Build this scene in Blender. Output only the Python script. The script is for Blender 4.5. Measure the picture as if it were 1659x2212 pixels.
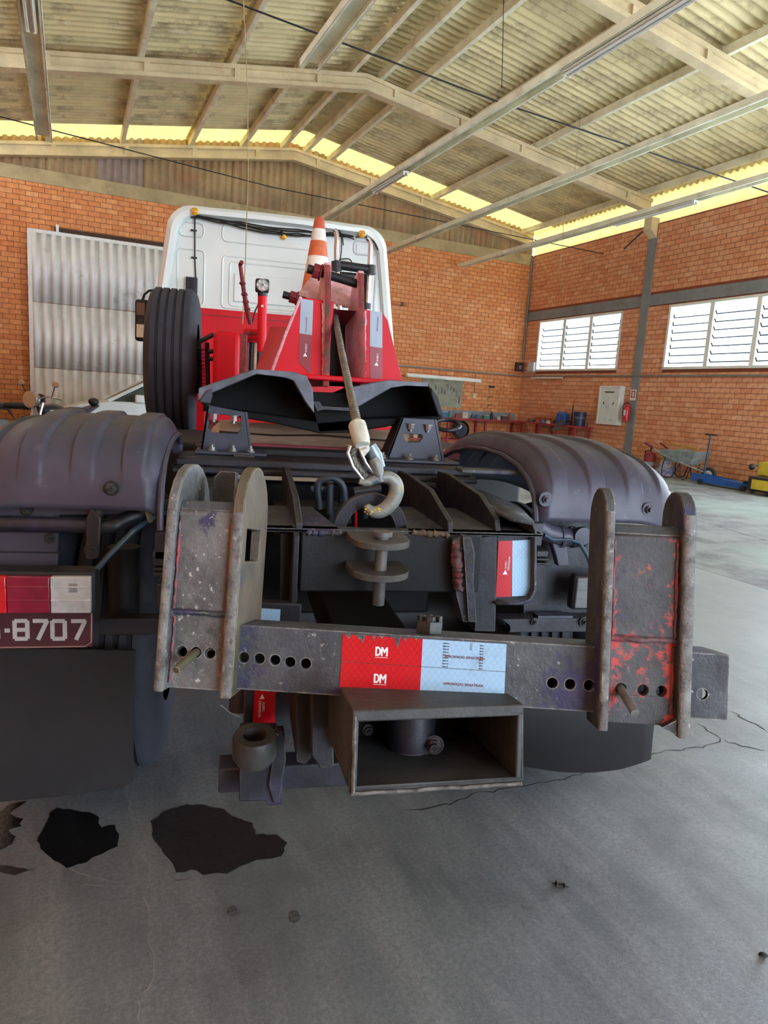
import bpy, bmesh, math, random
from math import sin, cos, pi, radians, sqrt, atan2
from mathutils import Vector as V, Matrix
from mathutils.geometry import tessellate_polygon

for o in list(bpy.data.objects):
    bpy.data.objects.remove(o)
COL = bpy.context.scene.collection
SC = bpy.context.scene
random.seed(11)

# ---------------------------------------------------------------- camera
# World frame = the truck: X right, Y forward (towards its cab), Z up, floor z = 0.
FPX, EYE = 1477.2, V((-0.34, 0.0, 1.38))
YAW, PITCH, ROLL = radians(12.3), radians(9.44), radians(3.633)
_fw = V((sin(YAW) * cos(PITCH), cos(YAW) * cos(PITCH), -sin(PITCH)))
_rt = V((cos(YAW), -sin(YAW), 0))
_up = _rt.cross(_fw)
CR = _rt * cos(ROLL) + _up * sin(ROLL)
CU = _up * cos(ROLL) - _rt * sin(ROLL)
camd = bpy.data.cameras.new('camera')
cam = bpy.data.objects.new('camera', camd)
COL.objects.link(cam)
camd.sensor_fit = 'HORIZONTAL'
camd.sensor_width = 36.0
camd.lens = 36.0 * FPX / 1659.0
camd.clip_start = 0.05
camd.clip_end = 200
cam.matrix_world = Matrix(((CR.x, CU.x, -_fw.x, EYE.x), (CR.y, CU.y, -_fw.y, EYE.y), (CR.z, CU.z, -_fw.z, EYE.z), (0, 0, 0, 1)))
SC.camera = cam

# ---------------------------------------------------------------- light: an overcast sky round an open-ended workshop
w = bpy.data.worlds.new('overcast_sky')
SC.world = w
w.use_nodes = True
bg = w.node_tree.nodes['Background']
bg.inputs[0].default_value = (0.81, 0.95, 1.12, 1)
bg.inputs[1].default_value = 9.0
SC.view_settings.view_transform = 'Standard'
SC.view_settings.look = 'None'
SC.view_settings.exposure = 0.3
SC.view_settings.gamma = 1.0
SC.view_settings.use_curve_mapping = False

# ---------------------------------------------------------------- helpers
def P(px, py, Y):
    """the point of the plane y = Y that is measured at photograph pixel (px, py)"""
    d = CR * ((px - 829.5) / FPX) - CU * ((py - 1106.0) / FPX) + _fw
    return EYE + d * ((Y - EYE.y) / d.y)

def PZ(px, py, Z):
    d = CR * ((px - 829.5) / FPX) - CU * ((py - 1106.0) / FPX) + _fw
    return EYE + d * ((Z - EYE.z) / d.z)

# workshop frame: turned 12.53 degrees from the truck
BM = Matrix.Translation((EYE.x, EYE.y, 0)) @ Matrix.Rotation(radians(12.53), 4, 'Z')

def PB(px, py, Y=None, X=None, Z=None):
    """the same in the workshop frame"""
    d = CR * ((px - 829.5) / FPX) - CU * ((py - 1106.0) / FPX) + _fw
    d = BM.to_3x3().inverted() @ d
    o = V((0, 0, EYE.z))
    t = Y / d.y if Y is not None else (X / d.x if X is not None else (Z - o.z) / d.z)
    return o + d * t

class MB:
    def __init__(s):
        s.v = []
        s.f = []

    def add(s, vs, fs):
        b = len(s.v)
        s.v += [tuple(v) for v in vs]
        s.f += [tuple(i + b for i in f) for f in fs]
        return s

    def box(s, c, d, m=None):
        x, y, z = d[0] / 2, d[1] / 2, d[2] / 2
        c = V(c)
        vs = [V((a, b, e)) for a in (-x, x) for b in (-y, y) for e in (-z, z)]
        if m:
            vs = [m @ v for v in vs]
        return s.add([c + v for v in vs], [(0, 1, 3, 2), (4, 6, 7, 5), (0, 4, 5, 1), (2, 3, 7, 6), (0, 2, 6, 4), (1, 5, 7, 3)])

    def bb(s, x0, x1, y0, y1, z0, z1):
        return s.box(((x0 + x1) / 2, (y0 + y1) / 2, (z0 + z1) / 2), (x1 - x0, y1 - y0, z1 - z0))

    def tube(s, pts, r, n=10, cap=True, closed=False):
        pts = [V(p) for p in pts]
        N = len(pts)
        rs = r if isinstance(r, (list, tuple)) else [r] * N
        rings = []
        up = None
        for i, p in enumerate(pts):
            if closed:
                t = pts[(i + 1) % N] - pts[i - 1]
            else:
                t = pts[min(i + 1, N - 1)] - pts[max(i - 1, 0)]
            t.normalize()
            if up is None:
                up = V((0, 0, 1)) if abs(t.z) < .9 else V((1, 0, 0))
            a = t.cross(up)
            if a.length < 1e-5:
                a = t.cross(V((0.3, 1, 0.2)))
            a.normalize()
            b = a.cross(t).normalized()
            up = b
            rings.append([p + (a * cos(2 * pi * k / n) + b * sin(2 * pi * k / n)) * rs[i] for k in range(n)])
        vs = [v for q in rings for v in q]
        fs = []
        for i in range(N if closed else N - 1):
            j = (i + 1) % N
            for k in range(n):
                l = (k + 1) % n
                fs.append((i * n + k, i * n + l, j * n + l, j * n + k))
        if cap and not closed:
            fs.append(tuple(range(n - 1, -1, -1)))
            fs.append(tuple((N - 1) * n + k for k in range(n)))
        return s.add(vs, fs)

    def cyl(s, a, b, r, n=16, r2=None):
        return s.tube([a, b], [r, r if r2 is None else r2], n)

    def lathe(s, prof, o, ax, n=20, a0=0.0, a1=2 * pi):
        """prof: (radius, height) pairs turned about axis ax through o"""
        o, ax = V(o), V(ax).normalized()
        u = ax.orthogonal().normalized()
        w_ = ax.cross(u)
        full = abs(a1 - a0 - 2 * pi) < 1e-6
        m = n if full else n + 1
        vs = []
        for r, h in prof:
            for k in range(m):
                t = a0 + (a1 - a0) * k / n
                vs.append(o + ax * h + (u * cos(t) + w_ * sin(t)) * r)
        fs = []
        for i in range(len(prof) - 1):
            for k in range(n):
                l = (k + 1) % m
                fs.append((i * m + k, i * m + l, (i + 1) * m + l, (i + 1) * m + k))
        return s.add(vs, fs)

    def plate(s, outer, vec, holes=()):
        """flat outline (3-D points) pushed out along vec, holes cut through"""
        loops = [[V(p) for p in outer]] + [[V(p) for p in h] for h in holes]
        vec = V(vec)
        flat = [p for l in loops for p in l]
        tri = tessellate_polygon(loops)
        n = len(flat)
        vs = flat + [p + vec for p in flat]
        fs = [tuple(t) for t in tri] + [tuple(n + i for i in reversed(t)) for t in tri]
        b = 0
        for l in loops:
            k = len(l)
            for i in range(k):
                j = (i + 1) % k
                fs.append((b + i, b + j, n + b + j, n + b + i))
            b += k
        return s.add(vs, fs)

    def sphere(s, c, r, n=14, m=8, sc=(1, 1, 1)):
        c = V(c)
        vs = []
        for i in range(m + 1):
            t = pi * i / m
            for k in range(n):
                a = 2 * pi * k / n
                vs.append(c + V((r * sc[0] * sin(t) * cos(a), r * sc[1] * sin(t) * sin(a), r * sc[2] * cos(t))))
        fs = [(i * n + k, (i + 1) * n + k, (i + 1) * n + (k + 1) % n, i * n + (k + 1) % n) for i in range(m) for k in range(n)]
        return s.add(vs, fs)

    def grid(s, rows):
        """rows of points -> quads"""
        m = len(rows[0])
        return s.add([p for r in rows for p in r], [(i * m + k, i * m + k + 1, (i + 1) * m + k + 1, (i + 1) * m + k) for i in range(len(rows) - 1) for k in range(m - 1)])

    def mesh(s, name, mat, smooth=40):
        me = bpy.data.meshes.new(name)
        me.from_pydata(s.v, [], s.f)
        bm = bmesh.new()
        bm.from_mesh(me)
        bmesh.ops.remove_doubles(bm, verts=bm.verts, dist=1e-5)
        bmesh.ops.recalc_face_normals(bm, faces=bm.faces)
        bm.to_mesh(me)
        bm.free()
        if mat:
            me.materials.append(mat)
        if smooth:
            me.polygons.foreach_set('use_smooth', [True] * len(me.polygons))
            me.set_sharp_from_angle(angle=radians(smooth))
        me.update()
        return me

    def obj(s, name, mat, parent=None, bevel=0, smooth=40, thick=0, label=None):
        o = bpy.data.objects.new(name, s.mesh(name, mat, smooth))
        COL.objects.link(o)
        if parent:
            o.parent = parent
        if thick:
            md = o.modifiers.new('thickness', 'SOLIDIFY')
            md.thickness = thick
            md.offset = 0
        if bevel:
            md = o.modifiers.new('bevel', 'BEVEL')
            md.width = bevel
            md.segments = 2
            md.limit_method = 'ANGLE'
            md.angle_limit = radians(35)
        if label:
            o['label'] = label
        return o

def sm(pts, k=5):
    """smooth curve through the given points"""
    pts = [V(p) for p in pts]
    q = [pts[0] * 2 - pts[1]] + pts + [pts[-1] * 2 - pts[-2]]
    out = []
    for i in range(1, len(q) - 2):
        a, b, c, d = q[i - 1], q[i], q[i + 1], q[i + 2]
        for j in range(k):
            t = j / k
            out.append(.5 * (2 * b + (c - a) * t + (2 * a - 5 * b + 4 * c - d) * t * t + (3 * b - a - 3 * c + d) * t ** 3))
    out.append(pts[-1])
    return out

def circ(c, r, u, v_, n=16, a0=0.0):
    c, u, v_ = V(c), V(u), V(v_)
    return [c + u * (r * cos(a0 + 2 * pi * k / n)) + v_ * (r * sin(a0 + 2 * pi * k / n)) for k in range(n)]

def empty(name, m=None):
    o = bpy.data.objects.new(name, None)
    o.empty_display_size = .1
    COL.objects.link(o)
    if m is not None:
        o.matrix_world = m
    return o

def tag(o, label, cat, group=None):
    o['label'] = label
    o['category'] = cat
    if group:
        o['group'] = group
    return o

def struct(o):
    o['kind'] = 'structure'
    return o

def bthing(name, label, cat, loc=(0, 0, 0), rz=0.0, group=None):
    """an Empty standing in the workshop frame"""
    return tag(empty(name, BM @ Matrix.Translation(loc) @ Matrix.Rotation(rz, 4, 'Z')), label, cat, group)

def link_copy(o, parent, loc=None):
    c = o.copy()
    COL.objects.link(c)
    c.parent = parent
    if loc is not None:
        c.location = loc
    return c

def copy_tree(o, parent=None):
    c = link_copy(o, parent)
    for k in list(o.children):
        copy_tree(k, c)
    return c

def text(s_, size, mat, parent, m, name='lettering', depth=0.0004, align='CENTER', bold=0.0, sx=1.0):
    cu = bpy.data.curves.new('txt', 'FONT')
    cu.body = s_
    cu.size = size
    cu.extrude = depth
    cu.offset = bold
    cu.align_x = align
    cu.align_y = 'CENTER'
    t = bpy.data.objects.new('txt', cu)
    COL.objects.link(t)
    bpy.context.view_layer.update()
    me = bpy.data.meshes.new_from_object(t.evaluated_get(bpy.context.evaluated_depsgraph_get()))
    bpy.data.objects.remove(t)
    for v in me.vertices:
        v.co.x *= sx
    me.materials.clear()
    me.materials.append(mat)
    o = bpy.data.objects.new(name, me)
    COL.objects.link(o)
    o.parent = parent
    o.matrix_basis = m
    return o

# ---------------------------------------------------------------- materials
def srgb(c):
    c = c if isinstance(c, (tuple, list)) else (c, c, c)
    return tuple((x / 255 / 12.92 if x / 255 <= .04045 else ((x / 255 + .055) / 1.055) ** 2.4) for x in c) + (1,)

class NT:
    def __init__(s, name):
        s.m = bpy.data.materials.new(name)
        s.m.use_nodes = True
        s.t = s.m.node_tree
        s.b = s.t.nodes['Principled BSDF']
        s.out = s.t.nodes['Material Output']
        s.co = None

    def n(s, typ, **k):
        x = s.t.nodes.new(typ)
        for a, b in k.items():
            setattr(x, a, b)
        return x

    def l(s, a, b):
        s.t.links.new(a, b)

    def coord(s, kind='Object'):
        if s.co is None:
            s.co = s.n('ShaderNodeTexCoord')
        return s.co.outputs[kind]

    def noise(s, scale, detail=4, rough=.6, stretch=None, kind='Object', w=None):
        x = s.n('ShaderNodeTexNoise')
        x.inputs['Scale'].default_value = scale
        x.inputs['Detail'].default_value = detail
        x.inputs['Roughness'].default_value = rough
        src = s.coord(kind)
        if stretch or w:
            mp = s.n('ShaderNodeMapping')
            s.l(src, mp.inputs[0])
            if stretch:
                mp.inputs['Scale'].default_value = stretch
            if w:
                mp.inputs['Location'].default_value = (w, w * 1.7, -w)
            src = mp.outputs[0]
        s.l(src, x.inputs['Vector'])
        return x.outputs['Fac']

    def ramp(s, fac, lo, hi):
        x = s.n('ShaderNodeMapRange')
        x.inputs[1].default_value = lo
        x.inputs[2].default_value = hi
        s.l(fac, x.inputs[0])
        return x.outputs[0]

    def mix(s, fac, a, b, blend='MIX'):
        x = s.n('ShaderNodeMix', data_type='RGBA', blend_type=blend)
        if isinstance(fac, (int, float)):
            x.inputs[0].default_value = fac
        else:
            s.l(fac, x.inputs[0])
        for v, i in ((a, 6), (b, 7)):
            if hasattr(v, 'is_linked'):
                s.l(v, x.inputs[i])
            else:
                x.inputs[i].default_value = v
        return x.outputs[2]

    def math(s, op, a, b=0.0):
        x = s.n('ShaderNodeMath', operation=op)
        for v, i in ((a, 0), (b, 1)):
            if hasattr(v, 'is_linked'):
                s.l(v, x.inputs[i])
            else:
                x.inputs[i].default_value = v
        return x.outputs[0]

    def edge_wear(s, radius, amount):
        """1 where paint has rubbed off the arrises, broken up by noise"""
        bv = s.n('ShaderNodeBevel')
        bv.samples = 4
        bv.inputs['Radius'].default_value = radius
        g = s.n('ShaderNodeNewGeometry')
        d = s.n('ShaderNodeVectorMath', operation='DOT_PRODUCT')
        s.l(bv.outputs[0], d.inputs[0])
        s.l(g.outputs['Normal'], d.inputs[1])
        e = s.ramp(d.outputs['Value'], .985, .90)
        return s.math('MULTIPLY', s.math('MULTIPLY', e, s.ramp(s.noise(45, 5, .7, w=17), .36, .56)), amount)

    def bump(s, h, strength=.3, dist=.01):
        x = s.n('ShaderNodeBump')
        x.inputs['Strength'].default_value = strength
        x.inputs['Distance'].default_value = dist
        s.l(h, x.inputs['Height'])
        s.l(x.outputs[0], s.b.inputs['Normal'])

MATS = {}
def mat(name, col, rough=.6, metal=0.0, var=.12, scale=6.0, spots=(), bump=0.0, bscale=40.0, bdist=.004, rvar=0.0, coat=0.0, spec=None, stretch=None, edge=None):
    """procedural paint / metal / plastic: base colour with tonal variation and
    patches 'spots' = (colour, scale, lo, hi) where other stuff shows"""
    if name in MATS:
        return MATS[name]
    t = NT(name)
    base = srgb(col)
    f = t.noise(scale, 5, .65, stretch)
    dk = tuple(x * (1 - 2.2 * var) for x in base[:3]) + (1,)
    lt = tuple(min(1, x * (1 + 2.2 * var)) for x in base[:3]) + (1,)
    c = t.mix(t.ramp(f, .3, .7), dk, lt)
    for i, (sc, ss, lo, hi) in enumerate(spots):
        q = t.noise(ss, 6, .7, stretch, w=3.1 * (i + 1))
        c = t.mix(t.ramp(q, lo, hi), c, srgb(sc))
    if edge:
        c = t.mix(t.edge_wear(edge[1], edge[2]), c, srgb(edge[0]))
    t.l(c, t.b.inputs['Base Color'])
    t.b.inputs['Metallic'].default_value = metal
    if spec is not None:
        t.b.inputs['Specular IOR Level'].default_value = spec
    if coat:
        t.b.inputs['Coat Weight'].default_value = coat
        t.b.inputs['Coat Roughness'].default_value = .15
    if rvar:
        r = t.ramp(t.noise(scale * 2.3, 4, .6, w=9), .3, .7)
        r = t.math('ADD', t.math('MULTIPLY', r, 2 * rvar), rough - rvar)
        t.l(r, t.b.inputs['Roughness'])
    else:
        t.b.inputs['Roughness'].default_value = rough
    if bump:
        t.bump(t.noise(bscale, 5, .7, stretch), bump, bdist)
    MATS[name] = t.m
    return t.m
def brick_mat(name, cols, mort=False):
    t = NT(name)
    g = t.n('ShaderNodeNewGeometry')
    oi = t.n('ShaderNodeObjectInfo')
    r = t.math('FRACT', t.math('ADD', g.outputs['Random Per Island'], t.math('MULTIPLY', oi.outputs['Random'], 7.31)))
    cr = t.n('ShaderNodeValToRGB')
    e = cr.color_ramp.elements
    e[0].color = srgb(cols[0])
    e[1].color = srgb(cols[-1])
    for i, c in enumerate(cols[1:-1]):
        x = e.new((i + 1) / (len(cols) - 1))
        x.color = srgb(c)
    t.l(r, cr.inputs[0])
    f = t.noise(9, 4, .7)
    c = t.mix(t.ramp(f, .35, .75), cr.outputs[0], t.mix(.5, cr.outputs[0], srgb((150, 80, 48))))
    t.l(c, t.b.inputs['Base Color'])
    t.b.inputs['Roughness'].default_value = .75
    t.bump(t.noise(60, 4, .7), .3, .004)
    return t.m

M_BRICK = brick_mat('orange_brick', [(232, 152, 92), (240, 166, 106), (226, 140, 80), (244, 176, 118)])
M_BRICK2 = brick_mat('pale_orange_brick', [(226, 156, 114), (236, 174, 132), (220, 144, 100), (240, 184, 144)])
M_MORTAR = mat('mortar', (136, 72, 46), .9, var=.12, scale=3, bump=.3)
M_CONC = mat('aged_concrete', (214, 196, 156), .85, var=.1, scale=1.6, spots=[((190, 152, 114), 1.1, .55, .75), ((156, 138, 104), 3, .62, .8)], bump=.25, bscale=30)
M_CONCG = mat('gable_beam_concrete', (178, 160, 122), .85, var=.12, scale=1.2, spots=[((140, 118, 88), 2.2, .55, .75)], bump=.25, bscale=30)
M_PURLIN = mat('purlin_concrete', (240, 230, 200), .85, var=.1, scale=2, spots=[((186, 164, 124), 2, .56, .75)], bump=.2, bscale=30)
M_GREYP = mat('grey_painted_concrete', (128, 130, 132), .7, var=.08, scale=2, spots=[((112, 112, 112), 3, .55, .7)], bump=.1)
M_SHEET = mat('fibre_cement_sheet', (216, 200, 152), .9, var=.1, scale=.9, spots=[((136, 118, 92), 1.5, .52, .70), ((228, 220, 186), 4, .58, .76)], bump=.2, bscale=50)
M_CLAD = mat('brown_fibre_cement', (176, 150, 112), .9, var=.14, scale=1.2, spots=[((180, 128, 92), 1.4, .5, .7), ((152, 140, 100), 2.2, .55, .75)], bump=.2, bscale=50)
M_CLADV = mat('violet_grey_fibre_cement', (166, 146, 134), .9, var=.1, scale=2, bump=.2)
M_TRUNK = mat('dusty_galvanised_channel', (238, 232, 208), .6, .1, var=.1, scale=1.5, spots=[((186, 166, 126), 2, .55, .75)])
M_STEELP = mat('grey_painted_steel', (140, 138, 132), .5, .3, var=.1)
M_DOORP = mat('galvanised_door_sheet', (232, 232, 228), .5, .1, var=.06, scale=1.2, spots=[((160, 154, 142), 2, .6, .78)])
M_DARKST = mat('dark_door_rail', (70, 48, 34), .7, .2)
M_WFRAME = mat('white_window_frame', (226, 226, 214), .5, var=.03)
M_BLACKW = mat('black_wire', (22, 20, 20), .6, var=.05)
M_TUBEW = mat('white_lamp_tube', (232, 232, 226), .25, var=.01)
M_LAMPB = mat('white_lamp_body', (214, 210, 192), .45, var=.05)
M_TAN = mat('tan_wire', (160, 140, 96), .7)

def transl(name, col, w=.75):
    t = NT(name)
    t.t.nodes.remove(t.b)
    d = t.n('ShaderNodeBsdfDiffuse')
    tr = t.n('ShaderNodeBsdfTranslucent')
    mx = t.n('ShaderNodeMixShader')
    f = t.noise(3, 3, .6)
    c = t.mix(t.ramp(f, .3, .7), srgb(col), tuple(x * .85 for x in srgb(col)[:3]) + (1,))
    t.l(c, d.inputs[0])
    t.l(c, tr.inputs[0])
    mx.inputs[0].default_value = w
    t.l(d.outputs[0], mx.inputs[1])
    t.l(tr.outputs[0], mx.inputs[2])
    t.l(mx.outputs[0], t.out.inputs[0])
    return t.m
M_YELLOW = transl('yellowed_translucent_sheet', (206, 184, 116), .25)
M_FROST = transl('frosted_louvre_glass', (236, 240, 240), .55)

def glassy(name, col, rough=.05, alpha=.35):
    t = NT(name)
    t.b.inputs['Base Color'].default_value = srgb(col)
    t.b.inputs['Roughness'].default_value = rough
    t.b.inputs['Transmission Weight'].default_value = alpha
    return t.m

def floor_mat(name='worn_concrete_floor', lo=(90, 93, 96), hi=(132, 135, 138), tk=.3, door_light=True):
    t = NT(name)
    a = t.noise(.55, 5, .6)
    b = t.noise(2.3, 6, .65, w=4)
    s1 = t.noise(7, 6, .7, stretch=(1.0, .16, 1), w=2)
    fine = t.noise(75, 8, .85)
    speck = t.noise(230, 4, .8, w=13)
    c = t.mix(t.ramp(a, .32, .68), srgb(lo), srgb(hi))
    c = t.mix(t.math('MULTIPLY', t.ramp(b, .44, .66), .75), c, srgb((66, 67, 68)))
    c = t.mix(t.math('MULTIPLY', t.ramp(s1, .45, .68), .55), c, srgb((158, 158, 156)))
    c = t.mix(t.math('MULTIPLY', t.ramp(fine, .36, .62), .7), c, srgb((50, 50, 50)))
    c = t.mix(t.math('MULTIPLY', t.ramp(speck, .56, .68), .5), c, srgb((172, 174, 176)))
    tint = t.noise(.35, 3, .5, w=8)
    c = t.mix(t.math('MULTIPLY', t.ramp(tint, .5, .62), tk), c, srgb((150, 166, 156)))
    if door_light:
        # colour lightens past a ragged edge, painting in the light on the doorway side
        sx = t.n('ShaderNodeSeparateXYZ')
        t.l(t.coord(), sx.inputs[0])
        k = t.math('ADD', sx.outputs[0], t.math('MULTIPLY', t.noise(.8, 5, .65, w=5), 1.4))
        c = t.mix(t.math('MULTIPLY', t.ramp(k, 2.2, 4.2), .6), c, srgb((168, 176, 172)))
    t.l(c, t.b.inputs['Base Color'])
    r = t.math('ADD', t.math('MULTIPLY', t.ramp(b, .3, .7), .2), .36)
    t.l(r, t.b.inputs['Roughness'])
    h = t.math('ADD', t.math('MULTIPLY', fine, .6), t.noise(7, 6, .7, w=6))
    t.bump(h, .5, .006)
    return t.m
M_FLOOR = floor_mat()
M_FLOOR2 = floor_mat('door_lit_floor', (150, 158, 154), (178, 186, 182), .6, False)  # paler slabs: brighter light on the right floor put into the colour
M_DARK = mat('dark_gap', (24, 22, 20), .95)
M_CRACK = mat('crack_dirt', (44, 43, 42), .95)
M_CRACKL = mat('pale_crack_edge', (136, 136, 134), .95)
M_BLKW = M_BLACKW
# ================================================================ THE WORKSHOP
XR, YG = 13.12, 18.54            # inner faces of the right wall and of the gable wall
XRIDGE, ZR = 5.31, 7.284         # ridge and underside of the rafters there
SL, SRT = .172, .135             # slopes left and right
def zr(x):                       # underside of rafters
    return ZR - (SL * (XRIDGE - x) if x < XRIDGE else SRT * (x - XRIDGE))
Z_PUR, Z_SH = .29, .43

# ---- floor
floor = struct(empty('floor', BM.copy()))
o = MB().bb(-16, XR + .4, -14, YG + .4, -.2, -.012).obj('slab_bed', M_DARK, floor)
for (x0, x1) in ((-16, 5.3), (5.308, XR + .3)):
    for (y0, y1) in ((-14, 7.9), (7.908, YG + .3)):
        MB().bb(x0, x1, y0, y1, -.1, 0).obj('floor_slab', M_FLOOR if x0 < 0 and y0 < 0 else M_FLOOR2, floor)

def crack(pts, wd, m, seed):
    random.seed(seed)
    path = []
    for (a, b) in zip(pts[:-1], pts[1:]):
        a, b = V(a), V(b)
        n = max(3, int((b - a).length / .035))
        for i in range(n):
            p = a.lerp(b, i / n)
            path.append(V((p.x + random.uniform(-.011, .011), p.y + random.uniform(-.011, .011))))
    path.append(V(pts[-1]).xy)
    mb = MB()
    lft, rgt = [], []
    for i, p in enumerate(path):
        t = (path[min(i + 1, len(path) - 1)] - path[max(0, i - 1)]).normalized()
        q = V((-t.y, t.x)) * wd * random.uniform(.25, 1) * (0.15 if i in (0, len(path) - 1) else 1)
        lft.append((p.x + q.x, p.y + q.y, .0012))
        rgt.append((p.x - q.x, p.y - q.y, .0012))
    mb.grid([lft, rgt])
    return mb.obj('crack', m, floor, smooth=0)
def fl(*pp):
    return [PB(x, y, Z=0.0) for x, y in pp]
crack(fl((880, 1752), (960, 1740), (1000, 1722), (1080, 1705), (1200, 1685), (1250, 1672), (1350, 1660), (1400, 1632), (1440, 1622), (1530, 1612), (1560, 1597), (1500, 1560)), .0042, M_CRACK, 1)
crack(fl((1560, 1597), (1600, 1612), (1659, 1622)), .004, M_CRACK, 2)
crack(fl((1580, 1535), (1600, 1548), (1659, 1582)), .0045, M_CRACK, 3)
crack(fl((1450, 1150), (1560, 1172), (1659, 1166)), .007, M_CRACK, 4)
crack(fl((1480, 1115), (1560, 1140), (1659, 1168)), .008, M_CRACK, 5)
crack(fl((270, 1690), (285, 1740), (275, 1762), (320, 1780), (318, 1810), (300, 1830), (320, 1870), (318, 1960), (325, 2030), (340, 2075), (300, 2160), (300, 2212)), .0022, M_CRACKL, 6)
crack(fl((0, 1788), (60, 1815), (140, 1878), (230, 1903), (430, 1895)), .002, M_CRACKL, 7)
crack(fl((620, 1850), (680, 1835), (760, 1785), (830, 1745)), .0018, M_CRACKL, 8)
crack(fl((160, 1915), (300, 1912), (440, 1890)), .0018, M_CRACKL, 9)

# ---- brick walls
BH, BL, GAP = .115, .262, .011
def bricks(wall, ax, span, z1, holes, mb_mat, near, mortar_t=.25):
    """running-bond courses on one wall; ax 'x' = along X (gable), 'y' = along Y (right wall)"""
    full, cut = [], []
    n = int(z1 / BH) + 1
    for r in range(n):
        za, zb = r * BH + GAP / 2, min((r + 1) * BH - GAP / 2, z1)
        if zb - za < .03:
            continue
        a = span[0] - (BL / 2 if r % 2 else 0)
        while a < span[1]:
            segs = [(max(a + GAP / 2, span[0]), min(a + BL - GAP / 2, span[1]))]
            for (h0, h1, g0, g1) in holes:
                if zb > g0 + .02 and za < g1 - .02:
                    ns = []
                    for (p, q) in segs:
                        if q <= h0 or p >= h1:
                            ns.append((p, q))
                        else:
                            if p < h0:
                                ns.append((p, h0))
                            if q > h1:
                                ns.append((h1, q))
                    segs = ns
            for (p, q) in segs:
                if q - p > .03:
                    isf = abs((q - p) - (BL - GAP)) < 1e-4 and abs((zb - za) - (BH - GAP)) < 1e-4
                    (full if isf else cut).append((p, q, za, zb))
            a += BL
    def cen(b):
        c = ((b[0] + b[1]) / 2, (b[2] + b[3]) / 2)
        return V((c[0], YG, c[1])) if ax == 'x' else V((XR, c[0], c[1]))
    full.sort(key=lambda b: near(cen(b)))
    D = .012
    def geo(mb, b, c=None):
        p, q, za, zb = b
        if c is not None:
            p, q, za, zb = p - c[0], q - c[0], za - c[1], zb - c[1]
        j = random.uniform(-.002, .002)
        if ax == 'x':
            o0 = 0 if c is not None else YG
            mb.bb(p, q, o0 - D + j, o0 + .02, za, zb)
        else:
            o0 = 0 if c is not None else XR
            mb.bb(o0 - D + j, o0 + .02, p, q, za, zb)
    mb = MB()
    geo(mb, full[0], ((full[0][0] + full[0][1]) / 2, (full[0][2] + full[0][3]) / 2))
    me = mb.mesh('brick', mb_mat, 0)
    for b in full[:300]:
        o_ = bpy.data.objects.new('brick', me)
        COL.objects.link(o_)
        o_.parent = wall
        o_.location = cen(b)
    mb = MB()
    for b in full[300:] + cut:
        geo(mb, b)
    o_ = mb.obj('far_bricks', mb_mat, wall, smooth=0)
    o_['kind'] = 'stuff'

# right wall
wall_right = struct(empty('wall_right', BM.copy()))
W1 = (14.30, 17.84, 2.49, 4.01)
W2 = (9.10, 12.75, 2.49, 4.01)
YA = 8.0
mw = MB()
zs = [0, 2.49, 4.01, 6.01]
ys = [YA, W2[0], W2[1], W1[0], W1[1], YG + .3]
for i in range(len(ys) - 1):
    for j in range(3):
        if j == 1 and i % 2 == 1:
            continue
        mw.bb(XR, XR + .2, ys[i], ys[i + 1], zs[j], zs[j + 1])
mw.obj('mortar_bed', M_MORTAR, wall_right, smooth=0)
cols = [(13.43, 13.68), (8.53, 8.78)]
hol = [(a, b, c, d) for (a, b, c, d) in (W1, W2)] + [(a, b, 0, 6.1) for a, b in cols] + [(YA, YG, 4.045, 4.31)]
bricks(wall_right, 'y', (YA, YG), 6.01, hol, M_BRICK2, lambda c: (c - V((0, 0, 1.4))).length + (50 if c.y < 8.6 else 0))
for a, b in cols:
    MB().bb(XR - .05, XR + .05, a, b, 0, 6.0).obj('concrete_column', M_GREYP, wall_right, bevel=.006)
    MB().plate([(XR, a, 5.62), (XR - .25, a, 5.84), (XR - .25, a, 6.12), (XR, a, 6.12)], (0, b - a, 0)).obj('corbel', M_CONC, wall_right, bevel=.006)
segs = [(YA, 8.53), (8.78, 13.43), (13.68, YG)]
for a, b in segs:
    MB().bb(XR - .025, XR + .05, a, b, 4.045, 4.31).obj('lintel_band', M_GREYP, wall_right, bevel=.004)

# beyond the frame: wide doorway in the right side, closed left side, rear wall with its doorway
MB().bb(XR, XR + .2, -6.0, YA, 5.4, 6.01).obj('door_lintel', M_GREYP, wall_right)
MB().bb(XR, XR + .2, -6.0, 0.0, 0, 5.4).obj('end_panel', M_BRICK2, wall_right)
wall_left = struct(empty('wall_left', BM.copy()))
MB().bb(-2.85, -2.6, -6.0, YG, 0, 6.0).obj('mortar_bed', M_BRICK, wall_left)
wall_front = struct(empty('wall_front', BM.copy()))
MB().bb(-2.6, .6, -6.2, -6.0, 0, 6.0).bb(9.5, XR, -6.2, -6.0, 0, 6.0).bb(.6, 9.5, -6.2, -6.0, 4.6, 6.0).obj('masonry', M_BRICK, wall_front)
MB().plate([(-2.6, -6.2, 6.0), (XR, -6.2, 6.0), (XR, -6.2, 6.5), (XRIDGE, -6.2, 7.6), (-2.6, -6.2, 6.3)], (0, .05, 0)).obj('gable_cladding', M_CLAD, wall_front)

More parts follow.
